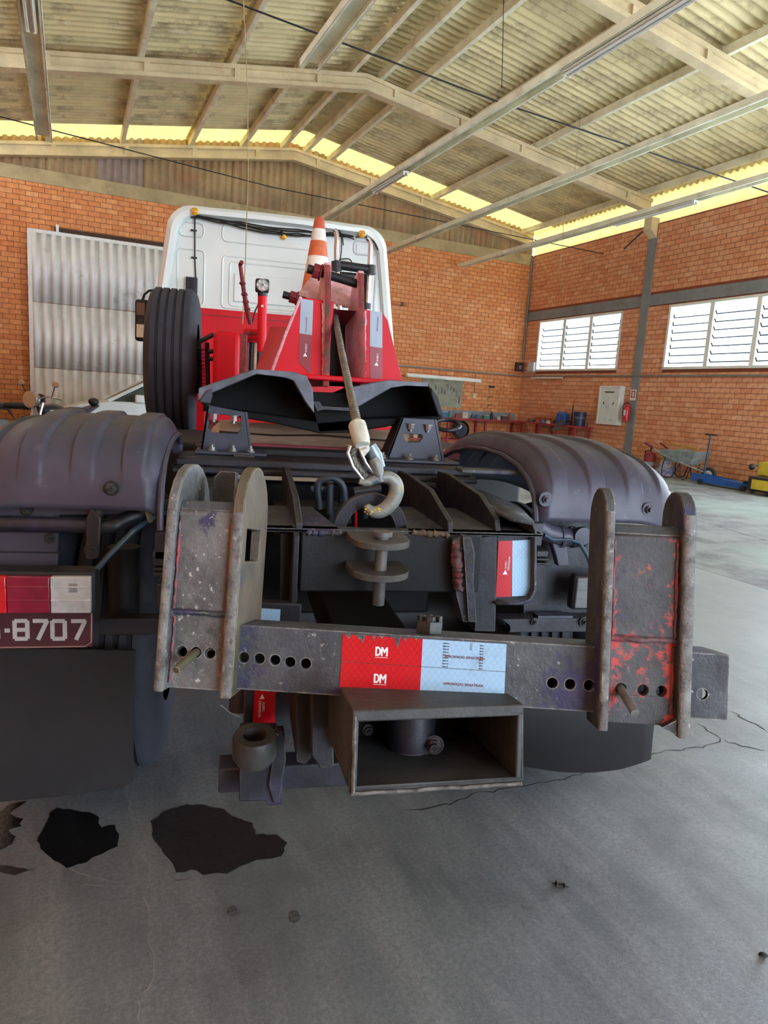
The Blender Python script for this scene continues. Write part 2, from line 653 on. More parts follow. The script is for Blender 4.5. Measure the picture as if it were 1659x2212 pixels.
# gable wall
wall_back = struct(empty('wall_back', BM.copy()))
MB().bb(-9, XR + .2, YG, YG + .2, 0, 5.72).obj('mortar_bed', M_MORTAR, wall_back, smooth=0)
bricks(wall_back, 'x', (-2.6, XR), 5.72, [], M_BRICK, lambda c: abs(c.x - 9) + abs(c.z - 3.2) * 1.2)
MB().bb(-9, XR, YG - .03, YG + .15, 5.72, 6.03).obj('concrete_beam', M_CONCG, wall_back, bevel=.01)
PITCHW, AMP = .177, .03
def wave(k):
    return AMP * sin(2 * pi * k)
x = -2.6
i = 0
while x < XR:
    x1 = min(x + 6 * PITCHW, XR)
    x1 += .03 if x1 < XR else 0
    mb = MB()
    n = int((x1 - x) / PITCHW * 8 + .5)
    rows = [[], []]
    for k in range(n + 1):
        xx = x + (x1 - x) * k / n
        yy = YG + .02 + wave(xx / PITCHW) + (.012 if i % 2 else 0)
        rows[0].append((xx, yy, 5.9))
        rows[1].append((xx, yy, zr(xx) + Z_SH + .05))
    mb.grid(rows).obj('cladding_sheet', M_CLADV if i == 3 else M_CLAD, wall_back, smooth=60, thick=.006)
    x = x1 - (.03 if x1 < XR else 0)
    i += 1

# ---- roof
ceiling = struct(empty('ceiling', BM.copy()))
YROWS = []
y = YG + .1
while y > -6.0:
    YROWS.append((y - 6 * PITCHW, y))
    y -= 6 * PITCHW
XROWS = [(-2.55, -.42), (-.42, 2.72), (2.72, XRIDGE), (XRIDGE, 7.85), (7.85, 9.45), (9.45, 10.95), (10.95, 13.05)]
for j, (x0, x1) in enumerate(XROWS):
    left = x1 <= XRIDGE
    mb = MB()
    rows = [[], []]
    ov = .12
    for k in range(6 * 8 + 1):
        dy = -3 * PITCHW + PITCHW * k / 8
        z = wave(k / 8)
        xa, xb = (x0 - ov, x1) if left else (x0, x1 + ov)
        sl = SL if left else -SRT
        # each lower row tucks under the one above it
        da, db = (-.02, .02) if left else (.02, -.02)
        if not left:
            da, db = .02, -.02
        mid = (x0 + x1) / 2
        rows[0].append((xa - mid, dy, sl * (xa - mid) + z + da))
        rows[1].append((xb - mid, dy, sl * (xb - mid) + z + db))
    mb.grid(rows)
    me = mb.mesh('roof_sheet', M_SHEET, 60)
    mey = me.copy()
    mey.materials.clear()
    mey.materials.append(M_YELLOW)
    for i, (y0, y1) in enumerate(YROWS):
        o_ = bpy.data.objects.new('translucent_sheet' if i == 0 else 'roof_sheet', mey if i == 0 else me)
        COL.objects.link(o_)
        o_.parent = ceiling
        mid = (x0 + x1) / 2
        o_.location = (mid, (y0 + y1) / 2, zr(mid) + Z_SH + .045)
# translucent strip closing the eave over the right wall
mb = MB()
rows = [[], []]
n = int((YG + 6) / PITCHW * 6)
for k in range(n + 1):
    yy = -6 + (YG + 6) * k / n
    q = .012 * sin(2 * pi * yy / PITCHW)
    rows[0].append((XR + .05 + q, yy, 5.98))
    rows[1].append((XR - .02 + q, yy, zr(XR) + Z_SH + .06))
mb.grid(rows).obj('eave_light_strip', M_YELLOW, ceiling, smooth=60)

# rafters: I-section concrete beams with stiffener blocks
def rafter(y):
    for (xa, xb) in ((-2.5, XRIDGE), (XRIDGE, XR - .2)):
        mb = MB()
        for (w_, z0, z1) in ((.20, 0, .07), (.10, .07, .22), (.20, .22, .29)):
            mb.plate([(xa, y - w_ / 2, zr(xa) + z0), (xb, y - w_ / 2, zr(xb) + z0), (xb, y - w_ / 2, zr(xb) + z1), (xa, y - w_ / 2, zr(xa) + z1)], (0, w_, 0))
        xx = xa + .6
        while xx < xb - .2:
            mb.plate([(xx, y - .095, zr(xx) + .06), (xx + .1, y - .095, zr(xx + .1) + .06), (xx + .1, y - .095, zr(xx + .1) + .23), (xx, y - .095, zr(xx) + .23)], (0, .19, 0))
            xx += 1.55
        mb.obj('rafter', M_CONC, ceiling)
for y in (YG - .12, 13.62, 8.75, 3.9, -1.0, -5.9):
    rafter(y)
# purlins: narrow concrete joists over the rafters
for xp in (-1.95, -.42, 1.16, 2.72, 3.98, 5.02, 5.62, 6.3, 7.85, 9.45, 10.95, 12.65):
    zb = zr(xp) + Z_PUR
    ee = [YG, 13.62, 8.75, 3.9, -1.0, -5.9]
    for a, b in zip(ee[1:], ee[:-1]):
        mb = MB()
        mb.plate([(xp - .045, a + .012, zb), (xp + .045, a + .012, zb), (xp + .06, a + .012, zb + .14), (xp - .06, a + .012, zb + .14)], (0, b - a - .024, 0))
        mb.obj('purlin', M_PURLIN, ceiling, bevel=.008)

# ---- windows: louvred steel frames with frosted glass blades
def window(name, y0, y1, z0, z1, tilts):
    wd = struct(empty(name, BM @ Matrix.Translation((XR, (y0 + y1) / 2, z0))))
    L, H = y1 - y0, z1 - z0
    mb = MB()
    t = .06
    mb.bb(-.03, .12, -L / 2, L / 2, 0, t).bb(-.03, .12, -L / 2, L / 2, H - t, H)
    mb.bb(-.03, .12, -L / 2, -L / 2 + t, 0, H).bb(-.03, .12, L / 2 - t, L / 2, 0, H)
    pw = (L - 2 * t) / 3
    for k in (1, 2):
        yy = -L / 2 + t + pw * k
        mb.bb(-.02, .10, yy - .055, yy + .055, t, H - t)
    mb.obj('window_frame', M_WFRAME, wd, bevel=.004)
    nb = 7
    bh = (H - 2 * t - .16) / nb
    for k in range(3):
        ya, yb = -L / 2 + t + pw * k + .06, -L / 2 + t + pw * (k + 1) - .06
        a = radians(tilts[k])
        m = Matrix.Rotation(a, 3, 'Y')
        for j in range(nb):
            zc = t + .16 + bh * (j + .5) - .08
            mb = MB()
            mb.box((.04, (ya + yb) / 2, zc), (.006, yb - ya, bh * .97), m)
            mb.obj('louvre_pane', M_FROST, wd, smooth=0)
            mb = MB()
            mb.box(V((.04, (ya + yb) / 2, zc)) + m @ V((-.012, 0, -bh * .46)), (.02, yb - ya, .024), m)
            for e in (ya, yb):
                mb.box(V((.04, e, zc)) + m @ V((-.012, 0, -bh * .22)), (.02, .022, bh * .5), m)
            mb.obj('blade_clip', M_BLACKW, wd, smooth=0)
        mb = MB().bb(.035, .045, ya, yb, H - t - .16 + .06, H - t)
        mb.obj('top_pane', M_FROST, wd, smooth=0)
    return wd
window('window_1', W1[0], W1[1], W1[2], W1[3], (-8, -8, -34))
window('window_2', W2[0], W2[1], W2[2], W2[3], (-30, -36, -10))

# ---- sliding door of ribbed sheet on the gable
XD0, XD1, ZD = -.87, 2.35, 4.63
YD = YG - .14
door = struct(empty('door_1', BM @ Matrix.Translation((XD0, YD, 0))))
zc = [0.03, PB(70, 793, Y=YD).z, PB(70, 651, Y=YD).z, ZD]
W_ = XD1 - XD0
for a, b in zip(zc[:-1], zc[1:]):
    mb = MB()
    rows = [[], []]
    xx = .07
    prof = [(0, 0), (.025, -.045), (.10, -.045), (.125, 0)]
    pts = [(0.05, 0)]
    while xx < W_ - .2:
        pts += [(xx + p, d) for p, d in prof]
        xx += .205
    pts.append((W_, 0))
    for z in (a + .006, b - .006):
        rows[0 if z < (a + b) / 2 else 1] = [(p, d, z) for p, d in pts]
    mb.grid(rows).obj('ribbed_panel', M_DOORP, door, smooth=20, thick=.004)
mb = MB().bb(-.01, .08, -.03, .02, .03, ZD).bb(0, W_, -.03, .02, ZD - .02, ZD + .06)
mb.obj('door_frame', M_DOORP, door, bevel=.004)
MB().bb(.55, W_ + 2, .0, .06, ZD + .07, ZD + .16).obj('door_rail', M_DARKST, door)
MB().bb(1.02 - .03 - .4, 1.02 + .03 - .4, -.02, .02, ZD, ZD + .22).obj('hanger', M_DOORP, door)

# ---- corner conduits, cable pipes and boxes on the walls
def pipe(name, label, pts, r, m, cat='pipe', group=None, n=10):
    mb = MB()
    p0 = V(pts[0])
    mb.tube([V(p) - p0 for p in pts], r, n)
    o_ = mb.obj(name, m)
    o_.matrix_world = BM @ Matrix.Translation(p0)
    tag(o_, label, cat, group)
    return o_
MB().tube([(XR - .06, 8.2, 2.335), (XR - .06, YG - .12, 2.345)], .022, 10).obj('conduit', M_STEELP, wall_right)
pipe('conduit', 'pale conduit above the tool board on the orange gable wall', [(8.3, YG - .045, 2.345), (XR - .1, YG - .045, 2.345)], .024, M_STEELP)
pipe('conduit', 'thin dark conduit running up the corner between the two brick walls', [(XR - .06, YG - .06, 2.86), (XR - .06, YG - .06, 6.0)], .028, M_GREYP)
t = bthing('junction_box', 'dark square junction box with a white label beside the wall corner', 'junction box', (12.97 - .05, YG - .1, 2.48))
MB().bb(-.12, .12, -.06, .08, 0, .28).obj('case', mat('maroon_box', (74, 40, 38), .5), t, bevel=.01)
MB().bb(-.07, .07, -.064, -.058, .06, .2).obj('label_plate', mat('dark_label', (50, 36, 40), .5), t)
mw_ = mat('white_print', (225, 222, 215), .5, var=.02)
for k in range(3):
    MB().bb(-.04, .04 - .02 * (k % 2), -.0665, -.063, .085 + .035 * k, .1 + .035 * k).obj('printed_line', mw_, t)
t = bthing('junction_box', 'light grey square junction box on the wall beside the small dark box', 'junction box', (XR - .02, 17.98, 2.47))
MB().bb(-.09, .004, -.16, .16, 0, .3).obj('case', mat('light_grey_plastic', (196, 198, 200), .4, var=.03), t, bevel=.012)
MB().bb(-.1, -.085, -.13, .13, .03, .27).obj('cover', mat('light_grey_plastic', 0), t, bevel=.008)
t = bthing('strip_lamp', 'short white batten lamp fixed under the conduit on the right wall', 'lamp', (XR - .09, 17.35, 2.26))
MB().bb(-.03, .03, -.95, .55, 0, .05).obj('batten', M_LAMPB, t, bevel=.006)
# ================================================================ THE TOW TRUCK (one thing, many parts)
M_BLKST = mat('black_chassis_steel', (30, 30, 36), .5, .1, var=.2, scale=7, spots=[((50, 47, 66), 4, .55, .68), ((30, 50, 62), 3, .58, .72), ((92, 90, 92), 60, .68, .76)], bump=.25, bscale=60, rvar=.12, edge=((126, 122, 116), .004, .8))
M_VOID = mat('recess_shade_black', (9, 9, 9), .7, var=.2, scale=9, spec=.2)  # shade of the hollows and of the beams in them, put into the colour
M_BLKD = mat('oily_black_steel', (18, 18, 19), .6, .1, var=.2, scale=9, spots=[((44, 42, 42), 10, .62, .8)], bump=.25, bscale=50, edge=((92, 88, 84), .004, .7))
M_WORN = mat('worn_grey_steel', (70, 73, 76), .6, .25, var=.2, scale=9, spots=[((50, 51, 52), 6, .48, .66), ((56, 53, 82), 5, .56, .60), ((160, 160, 158), 60, .62, .7), ((112, 88, 70), 5, .7, .8)], bump=.6, bscale=60, bdist=.006, rvar=.1, edge=((176, 172, 164), .004, .85))
M_ARM = mat('worn_pale_grey_steel', (104, 105, 104), .6, .25, var=.2, scale=10, spots=[((70, 71, 72), 7, .52, .66), ((64, 62, 88), 7, .62, .655), ((188, 186, 182), 70, .6, .68), ((150, 78, 82), 12, .7, .75)], bump=.7, bscale=60, bdist=.006, rvar=.1, edge=((190, 186, 178), .004, .9))
def red_worn():
    """dark worn steel whose old red paint survives along the welded edges"""
    t = NT('worn_grey_steel_with_red_paint')
    sx = t.n('ShaderNodeSeparateXYZ')
    t.l(t.coord(), sx.inputs[0])
    dx = t.math('ABSOLUTE', t.math('SUBTRACT', sx.outputs[0], .389))
    dz = t.math('ABSOLUTE', t.math('SUBTRACT', sx.outputs[2], .066))
    edge = t.math('MAXIMUM', t.ramp(dx, .030, .060), t.math('MULTIPLY', t.ramp(dz, .05, .0), .8))
    low = t.ramp(sx.outputs[2], .24, .10)
    c = t.mix(t.ramp(t.noise(9, 5, .65), .3, .7), srgb((52, 53, 54)), srgb((84, 84, 84)))
    c = t.mix(t.ramp(t.noise(6, 5, .7, w=3), .6, .65), c, srgb((58, 56, 82)))
    c = t.mix(t.ramp(t.noise(40, 6, .7, w=6), .66, .74), c, srgb((150, 148, 146)))
    k = t.math('ADD', t.noise(22, 6, .75, w=9), t.math('MULTIPLY', t.math('MULTIPLY', edge, t.math('ADD', t.math('MULTIPLY', low, .5), .5)), .22))
    red = t.mix(t.noise(30, 4, .6, w=12), srgb((172, 52, 62)), srgb((196, 84, 68)))
    c = t.mix(t.ramp(k, .60, .68), c, red)
    t.l(c, t.b.inputs['Base Color'])
    t.b.inputs['Metallic'].default_value = .2
    t.b.inputs['Roughness'].default_value = .6
    t.bump(t.noise(55, 5, .7), .45, .006)
    return t.m
M_WORNR = red_worn()
M_REDW = mat('worn_red_paint_on_weld', (98, 70, 72), .65, .1, var=.25, scale=20, spots=[((166, 60, 66), 16, .5, .62), ((78, 76, 76), 24, .54, .64)], bump=.5, bscale=70, bdist=.006)
M_EDGE = mat('rough_cut_plate_edge', (122, 120, 116), .6, .3, var=.2, scale=22, spots=[((78, 78, 78), 30, .5, .64), ((180, 178, 174), 46, .6, .7)], bump=.7, bscale=90, bdist=.008)
M_RUST = mat('rusty_plate', (88, 79, 65), .7, .15, var=.18, scale=10, spots=[((104, 74, 54), 6, .5, .66), ((84, 84, 56), 5, .54, .68), ((64, 62, 62), 9, .58, .7)], bump=.5, bscale=60, bdist=.005, edge=((186, 180, 150), .003, .9))
M_RED = mat('red_truck_paint', (200, 12, 30), .45, var=.06, scale=3, spots=[((150, 10, 26), 4, .62, .8)], spec=.25)
M_REDD = mat('dark_red_paint', (186, 6, 42), .45, var=.06, scale=4, spec=.25)
M_REDM = mat('maroon_paint', (112, 26, 38), .5, var=.15, scale=20)
M_PINK = mat('weathered_red_paint_with_sheen', (206, 150, 158), .35, var=.15, scale=12, spots=[((120, 70, 80), 40, .58, .68), ((232, 206, 210), 34, .56, .66)], bump=.6, bscale=70, bdist=.004)  # peeling red paint; its glossy sky sheen is put into the pale pink
M_REDR = mat('rusty_red_edge', (132, 48, 44), .7, var=.25, scale=20, spots=[((84, 58, 44), 16, .5, .62)], bump=.5, bscale=80)
M_WHITE = mat('white_cab_paint', (218, 226, 222), .35, var=.03, scale=1.5, coat=.3)
M_BLK = mat('black_plastic', (30, 31, 35), .5, var=.12, scale=12, bump=.1)
M_GUARD = mat('dark_mudguard_plastic', (62, 60, 74), .5, var=.14, scale=3, spots=[((48, 60, 70), 2.2, .52, .7), ((98, 96, 98), 12, .62, .8)], bump=.12, bscale=50, rvar=.1)
M_FLAP = mat('black_rubber_flap', (25, 25, 26), .75, var=.18, scale=4, spots=[((84, 84, 84), 60, .74, .8)], bump=.15, bscale=30)
M_TYRE = mat('tyre_rubber', (44, 47, 56), .75, var=.15, scale=5, spots=[((68, 66, 72), 4, .58, .75)], bump=.15, bscale=60)
M_CHROME = mat('polished_tube', (196, 200, 204), .2, .9, var=.06)
M_BOLT = mat('dull_bolt_steel', (132, 130, 128), .45, .6, var=.15, scale=30)
M_AMBER = mat('amber_lens', (236, 166, 20), .3, var=.1)
M_REDL = mat('red_lens', (196, 24, 34), .2, var=.1, scale=14, coat=.6)
M_REDLD = mat('dark_red_lens', (132, 18, 52), .25, var=.1, scale=14, coat=.6)
M_CLEAR = mat('clear_lens', (186, 190, 190), .2, var=.1, scale=18, spots=[((140, 140, 136), 16, .62, .75)], coat=.6)
M_PLATE = mat('maroon_number_plate', (66, 26, 34), .5, var=.12, scale=14)
M_PLTX = mat('silver_number_paint', (176, 174, 170), .5, var=.06, scale=30)
M_WOOD = mat('weathered_timber', (196, 166, 136), .85, var=.16, scale=7, spots=[((150, 118, 94), 5, .5, .7)], bump=.5, bscale=18, stretch=(.12, 1, 1.6))
M_ROPE = mat('wire_rope_steel', (112, 108, 98), .5, .35, var=.2, scale=30)
M_HOOK = mat('chipped_grey_hook', (134, 136, 130), .45, .3, var=.15, scale=16, spots=[((150, 142, 96), 12, .56, .66), ((84, 98, 112), 10, .58, .66), ((162, 98, 62), 26, .64, .7), ((74, 74, 72), 20, .62, .7)], bump=.5, bscale=60, bdist=.004)
M_FERR = mat('chipped_white_ferrule', (194, 196, 178), .5, .1, var=.12, scale=26, spots=[((150, 146, 120), 18, .56, .68)], bump=.4, bscale=70)
M_HOSE = mat('black_hose', (34, 44, 54), .5, var=.1)
M_HOSEB = mat('blue_black_hose', (44, 66, 82), .4, var=.12, scale=14)
M_GREYT = mat('grey_blue_lip_paint', (98, 103, 114), .55, .1, var=.18, scale=9, spots=[((66, 66, 68), 7, .5, .66), ((150, 152, 154), 30, .64, .72)], bump=.3, bscale=60)
M_WHT = mat('white_logo_print', (226, 226, 224), .5, var=.01)
M_REDPR = mat('dark_red_print', (120, 40, 60), .5, var=.02)

def retro(name, col, k=.75):
    """retro-reflective film: small diamond cells"""
    t = NT(name)
    sx = t.n('ShaderNodeSeparateXYZ')
    t.l(t.coord(), sx.inputs[0])
    S = 170.0
    d1 = t.math('ADD', sx.outputs[0], t.math('MULTIPLY', sx.outputs[2], .75))
    d2 = t.math('SUBTRACT', sx.outputs[0], t.math('MULTIPLY', sx.outputs[2], .75))
    w1 = t.math('PINGPONG', t.math('MULTIPLY', d1, S), 1.0)
    w2 = t.math('PINGPONG', t.math('MULTIPLY', d2, S), 1.0)
    ln = t.math('MAXIMUM', t.ramp(w1, .82, .95), t.ramp(w2, .82, .95))
    b = srgb(col)
    c = t.mix(t.math('MULTIPLY', ln, k), b, tuple(x * .5 for x in b[:3]) + (1,))
    gr = t.noise(16, 5, .7)
    c = t.mix(t.math('MULTIPLY', t.ramp(gr, .55, .8), .35), c, srgb((90, 60, 60)))
    t.l(c, t.b.inputs['Base Color'])
    t.b.inputs['Roughness'].default_value = .3
    return t.m
M_TAPER = retro('red_retro_tape', (196, 18, 34))
M_TAPEW = retro('white_retro_tape', (156, 194, 222), .3)
M_TAPEG = mat('dull_grey_tape', (150, 164, 178), .4, var=.06)
M_TAPED = mat('dull_dark_red_tape', (136, 30, 42), .4, var=.1)

truck = tag(empty('tow_truck', Matrix.Translation((0, 1.2, 0))), 'red and white heavy tow truck seen from its black towing rear', 'truck')
TI = Matrix.Translation((0, -1.2, 0))
def T(o):
    """parent a mesh made in world coordinates to the truck"""
    o.parent = truck
    o.matrix_parent_inverse = TI
    return o
def sub(o, par):
    o.parent = par
    return o
def poly(pp, Y):
    return [P(x, y, Y) for x, y in pp]
def bolt_at(c, ax, r=.012, h=.012, n=6, washer=True, mb=None):
    mb = mb or MB()
    c, ax = V(c), V(ax).normalized()
    if washer:
        mb.cyl(c, c + ax * .003, r * 1.5, 14)
    mb.cyl(c, c + ax * h, r, n)
    mb.cyl(c + ax * h, c + ax * (h + r * .8), r * .55, 10)
    return mb

# ------------------------------------------------ towing crossbar (swung a little) with its tape
S_M = Matrix.Translation((0, 1.142, .901)) @ Matrix.Rotation(radians(-14.3), 4, 'Z') @ Matrix.Rotation(radians(-13), 4, 'X') @ Matrix.Rotation(radians(-.8), 4, 'Y')
def rect_xz(x0, x1, z0, z1, y):
    return [(x0, y, z0), (x1, y, z0), (x1, y, z1), (x0, y, z1)]
def hole_xz(x, z, y, r=.0098, n=16):
    return circ((x, y, z), r, (1, 0, 0), (0, 0, 1), n)
BX0, BX1, BZ0, BZ1, BY1 = -.478, .551, -.062, .055, .115
hl = [(-.442, -.002), (-.416, -.002), (-.390, -.003), (-.33, -.004), (-.301, -.004), (-.272, -.005), (-.244, -.007), (-.215, -.008), (.236, -.015), (.268, -.015), (.302, -.015), (.355, -.015), (.394, -.015), (.427, -.015), (.505, -.018)]
mb = MB()
mb.plate(rect_xz(BX0, BX1, BZ0, BZ1, 0), (0, .01, 0), [hole_xz(a, b, 0) for a, b in hl])
mb.plate(rect_xz(BX0, BX1, BZ0, BZ1, BY1 - .01), (0, .01, 0), [hole_xz(a, b, BY1 - .01) for a, b in hl])
mb.bb(BX0, BX1, .01, BY1 - .01, BZ1 - .01, BZ1).bb(BX0, BX1, .01, BY1 - .01, BZ0, BZ0 + .01)
bar = mb.obj('crossbar', M_WORN, None, bevel=.0025)
T(bar)
bar.matrix_basis = S_M
bar['label'] = 'worn steel towing crossbar with rows of holes'
for (x0, x1, z0, z1, m, n) in ((-.15, -.003, .0005, .05, M_TAPER, 'red_tape'), (-.15, -.003, -.05, -.0005, M_TAPER, 'red_tape'), (-.003, .15, .0005, .05, M_TAPEW, 'white_tape'), (-.003, .15, -.05, -.0005, M_TAPEW, 'white_tape')):
    MB().plate(rect_xz(x0, x1, z0, z1, -.0012), (0, .0012, 0)).obj(n, m, bar, smooth=0)
def face_m(x, z, y=-.0016, rot=0.0):
    return Matrix.Translation((x, y, z)) @ Matrix.Rotation(pi / 2, 4, 'X') @ Matrix.Rotation(rot, 4, 'Z')
def dm_logo(x, z):
    """the maker's two block letters"""
    h, w_, t_ = .0165, .0105, .0032
    y_ = -.0018
    D_ = [(0, 0), (.62, 0), (1, .3), (1, .7), (.62, 1), (0, 1)]
    Di = [(.3, .2), (.55, .2), (.7, .35), (.7, .65), (.55, .8), (.3, .8)]
    MB().plate([(x + a * w_, y_, z + b * h) for a, b in D_], (0, .0005, 0), [[(x + a * w_, y_, z + b * h) for a, b in Di]]).obj('logo_letter', M_WHT, bar, smooth=0)
    x2 = x + w_ * 1.0
    M_ = [(0, 0), (.24, 0), (.24, .62), (.5, .3), (.76, .62), (.76, 0), (1, 0), (1, 1), (.76, 1), (.5, .66), (.24, 1), (0, 1)]
    MB().plate([(x2 + a * w_ * 1.2, y_, z + b * h) for a, b in M_], (0, .0005, 0)).obj('logo_letter', M_WHT, bar, smooth=0)
    MB().bb(x, x2 + w_ * 1.2, y_, y_ + .0005, z - .003, z - .0022).obj('logo_underline', M_WHT, bar, smooth=0)
for z in (.023, -.026):
    dm_logo(-.0885, z - .0085)
    text('APROVADO SENATRAN', .0068, M_REDPR, bar, face_m(.075, z - .002))
for (x, z0, z1, w_) in ((.040, .0, .047, .0055), (.105, .0, .047, .0035), (.086, .035, .048, .002)):
    mb = MB()
    n = 9
    for k in range(n):
        z = z0 + (z1 - z0) * (k + .5) / n
        hh = (z1 - z0) / n * .3
        mb.plate([(x - w_, -.0016, z - hh), (x + w_, -.0016, z), (x + w_, -.0016, z + hh * .6), (x - w_, -.0016, z - hh * .4)], (0, .0005, 0))
        mb.plate([(x - w_, -.0017, z + hh), (x + w_, -.0017, z), (x + w_, -.0017, z - hh * .6), (x - w_, -.0017, z + hh * .4)], (0, .0005, 0))
    mb.obj('sealing_mark', M_BLKD, bar, smooth=0)
random.seed(5)
for k in range(9):
    x = -.140 + .0155 * k + random.uniform(-.005, .005)
    d = random.uniform(.003, .010) * (2.4 if k in (2, 6) else 1)
    w_ = random.uniform(.002, .005)
    MB().plate([(x - w_ * 1.5, -.0016, .051), (x + w_ * 1.4, -.0016, .051), (x + w_ * .6, -.0016, .05 - d * .6), (x + w_ * .2, -.0016, .05 - d), (x - w_ * .5, -.0016, .05 - d * .5)], (0, .0005, 0)).obj('dark_scuff', M_WORN, bar, smooth=0)
# castle nut on the pivot
mb = MB()
cx, cy, cz_ = .010, .055, BZ1
mb.cyl((cx, cy, cz_), (cx, cy, cz_ + .024), .0275, 6)
for k in range(6):
    a = pi / 3 * k + pi / 6 - .26
    b = pi / 3 * k + pi / 6 + .26
    mb.plate([(cx + .0255 * cos(a), cy + .0255 * sin(a), cz_ + .022), (cx + .0255 * cos(b), cy + .0255 * sin(b), cz_ + .022), (cx + .011 * cos(b), cy + .011 * sin(b), cz_ + .022), (cx + .011 * cos(a), cy + .011 * sin(a), cz_ + .022)], (0, 0, .012))
mb.cyl((cx, cy, cz_ + .02), (cx, cy, cz_ + .033), .017, 16)
mb.obj('castle_nut', mat('dark_nut_steel', (52, 52, 51), .45, .4, var=.2, scale=30, bump=.2), bar, bevel=.0015)

# ------------------------------------------------ the two fork holders sliding on the bar
def side_plate(x0, x1, y0, y1, z0, z1, hole=None, foot=0):
    n = 10
    ym = (y0 + y1) / 2
    ry = (y1 - y0) / 2
    rz = ry * .95
    o_ = [(x0, y0, z0), (x0, y1 - .03, z0), (x0, y1, z0 + .1)]
    for k in range(n + 1):
        a = pi * k / n
        o_.append((x0, ym + ry * cos(a), z1 - rz + rz * sin(a)))
    if foot:
        o_[0] = (x0, y0, z0)
    h = []
    if hole:
        a, b, c, d = hole
        h = [[(x0, a, c), (x0, b, c), (x0, b, d), (x0, a, d)]]
    return MB().plate(o_, (x1 - x0, 0, 0), h)
def holder(label, xs, zb, zt, holes, zh, mid, mfront, side_hole, zbot, depth):
    (a0, a1), (b0, b1) = xs
    o_ = MB().plate(rect_xz(a1, b0, zbot, .072, -.014), (0, .012, 0), [hole_xz(h, zh, -.014) for h in holes]).obj('fork_holder', mfront, None, bevel=.002)
    T(o_)
    o_.matrix_basis = S_M
    o_['label'] = label
    y0 = -.034
    side_plate(a0, a1, y0, y0 + depth, zb, zt).obj('side_plate', M_ARM if side_hole else M_WORN, o_, bevel=.003)
    side_plate(b0, b1, y0, y0 + depth, zb - .004, zt, side_hole).obj('side_plate', M_RUST if side_hole else M_WORN, o_, bevel=.003)
    # rough flame-cut front edges
    for (p, q, zz) in ((a0, a1, zb), (b0, b1, zb - .004)):
        mb = MB()
        n = 26
        rows = []
        for k in range(n + 1):
            z = zz + (zt - depth * .45 - zz) * k / n
            rows.append([(p + .001, y0 + .001, z), (p + .003, y0 - .0015 - .0015 * random.random(), z), ((p + q) / 2, y0 - .002 - .0015 * random.random(), z), (q - .003, y0 - .0015 - .0015 * random.random(), z), (q - .001, y0 + .001, z)])
        mb.grid(rows).obj('cut_edge', M_EDGE, o_, smooth=60)
    MB().plate(rect_xz(a1, b0, .078, .262, -.02), (0, .02, 0)).obj('front_plate', mfront, o_, bevel=.004)
    MB().plate([(a1, -.018, .262), (a1, .01, .262), (a1, .01, .282), (a1, -.008, .280)], (b0 - a1, 0, 0)).obj('top_lip', M_WORN, o_, bevel=.002)
    # weld beads between plate and sides
    for xw in (a1 + .004, b0 - .004):
        for (z0, z1) in ((.08, .25), (-.055, .065)):
            mb = MB()
            n = 24
            mb.tube([(xw + random.uniform(-.0012, .0012), -.021 if z0 > 0 else -.014, z0 + (z1 - z0) * k / n) for k in range(n + 1)], [.0034 * random.uniform(.7, 1.2) for k in range(n + 1)], 6)
            mb.obj('weld_bead', M_REDW, o_, smooth=60)
    mb = MB()
    mb.tube([(a1 + (b0 - a1) * k / 16, -.016, .0745 + random.uniform(-.0015, .0015)) for k in range(17)], [.0055 * random.uniform(.8, 1.2) for k in range(17)], 6)
    mb.obj('weld_bead', M_REDW if mfront is M_WORNR else M_WORN, o_, smooth=60)
    return o_
random.seed(3)
fl_ = holder('worn grey fork holder with a rusty right side plate', ((-.483, -.464), (-.362, -.340)), -.068, .358, (-.442, -.416, -.390), .002, None, M_ARM, (.0, .125, .172, .234), -.064, .215)
fr_ = holder('worn grey fork holder with red paint along its welds', ((.311, .329), (.449, .472)), -.086, .348, (.355, .394, .427), -.015, None, M_WORNR, None, -.075, .105)
MB().plate([(-.445, .12, .2), (-.399, .12, .2), (-.399, .12, .352), (-.435, .12, .352), (-.445, .12, .34)], (0, .02, 0)).obj('rear_block', M_WORN, fl_, bevel=.003)
MB().tube([(-.416, .06, .002), (-.416, -.012, .002), (-.424, -.045, -.01), (-.432, -.07, -.022)], .0075, 12).obj('locking_pin', M_RUST, fl_)
MB().tube([(.355, .06, -.015), (.355, -.012, -.015), (.358, -.045, -.03), (.361, -.075, -.044)], .0078, 12).obj('locking_pin', M_BOLT, fr_)
MB().plate([(.449, -.03, -.088), (.424, -.03, -.075), (.449, -.03, -.06)], (0, .05, 0)).obj('foot_tab', M_WORN, fr_)
MB().tube([(-.36, -.03, -.085), (-.345, -.02, -.1), (-.33, .0, -.112)], .0012, 5).obj('frayed_wire', M_BOLT, fl_)

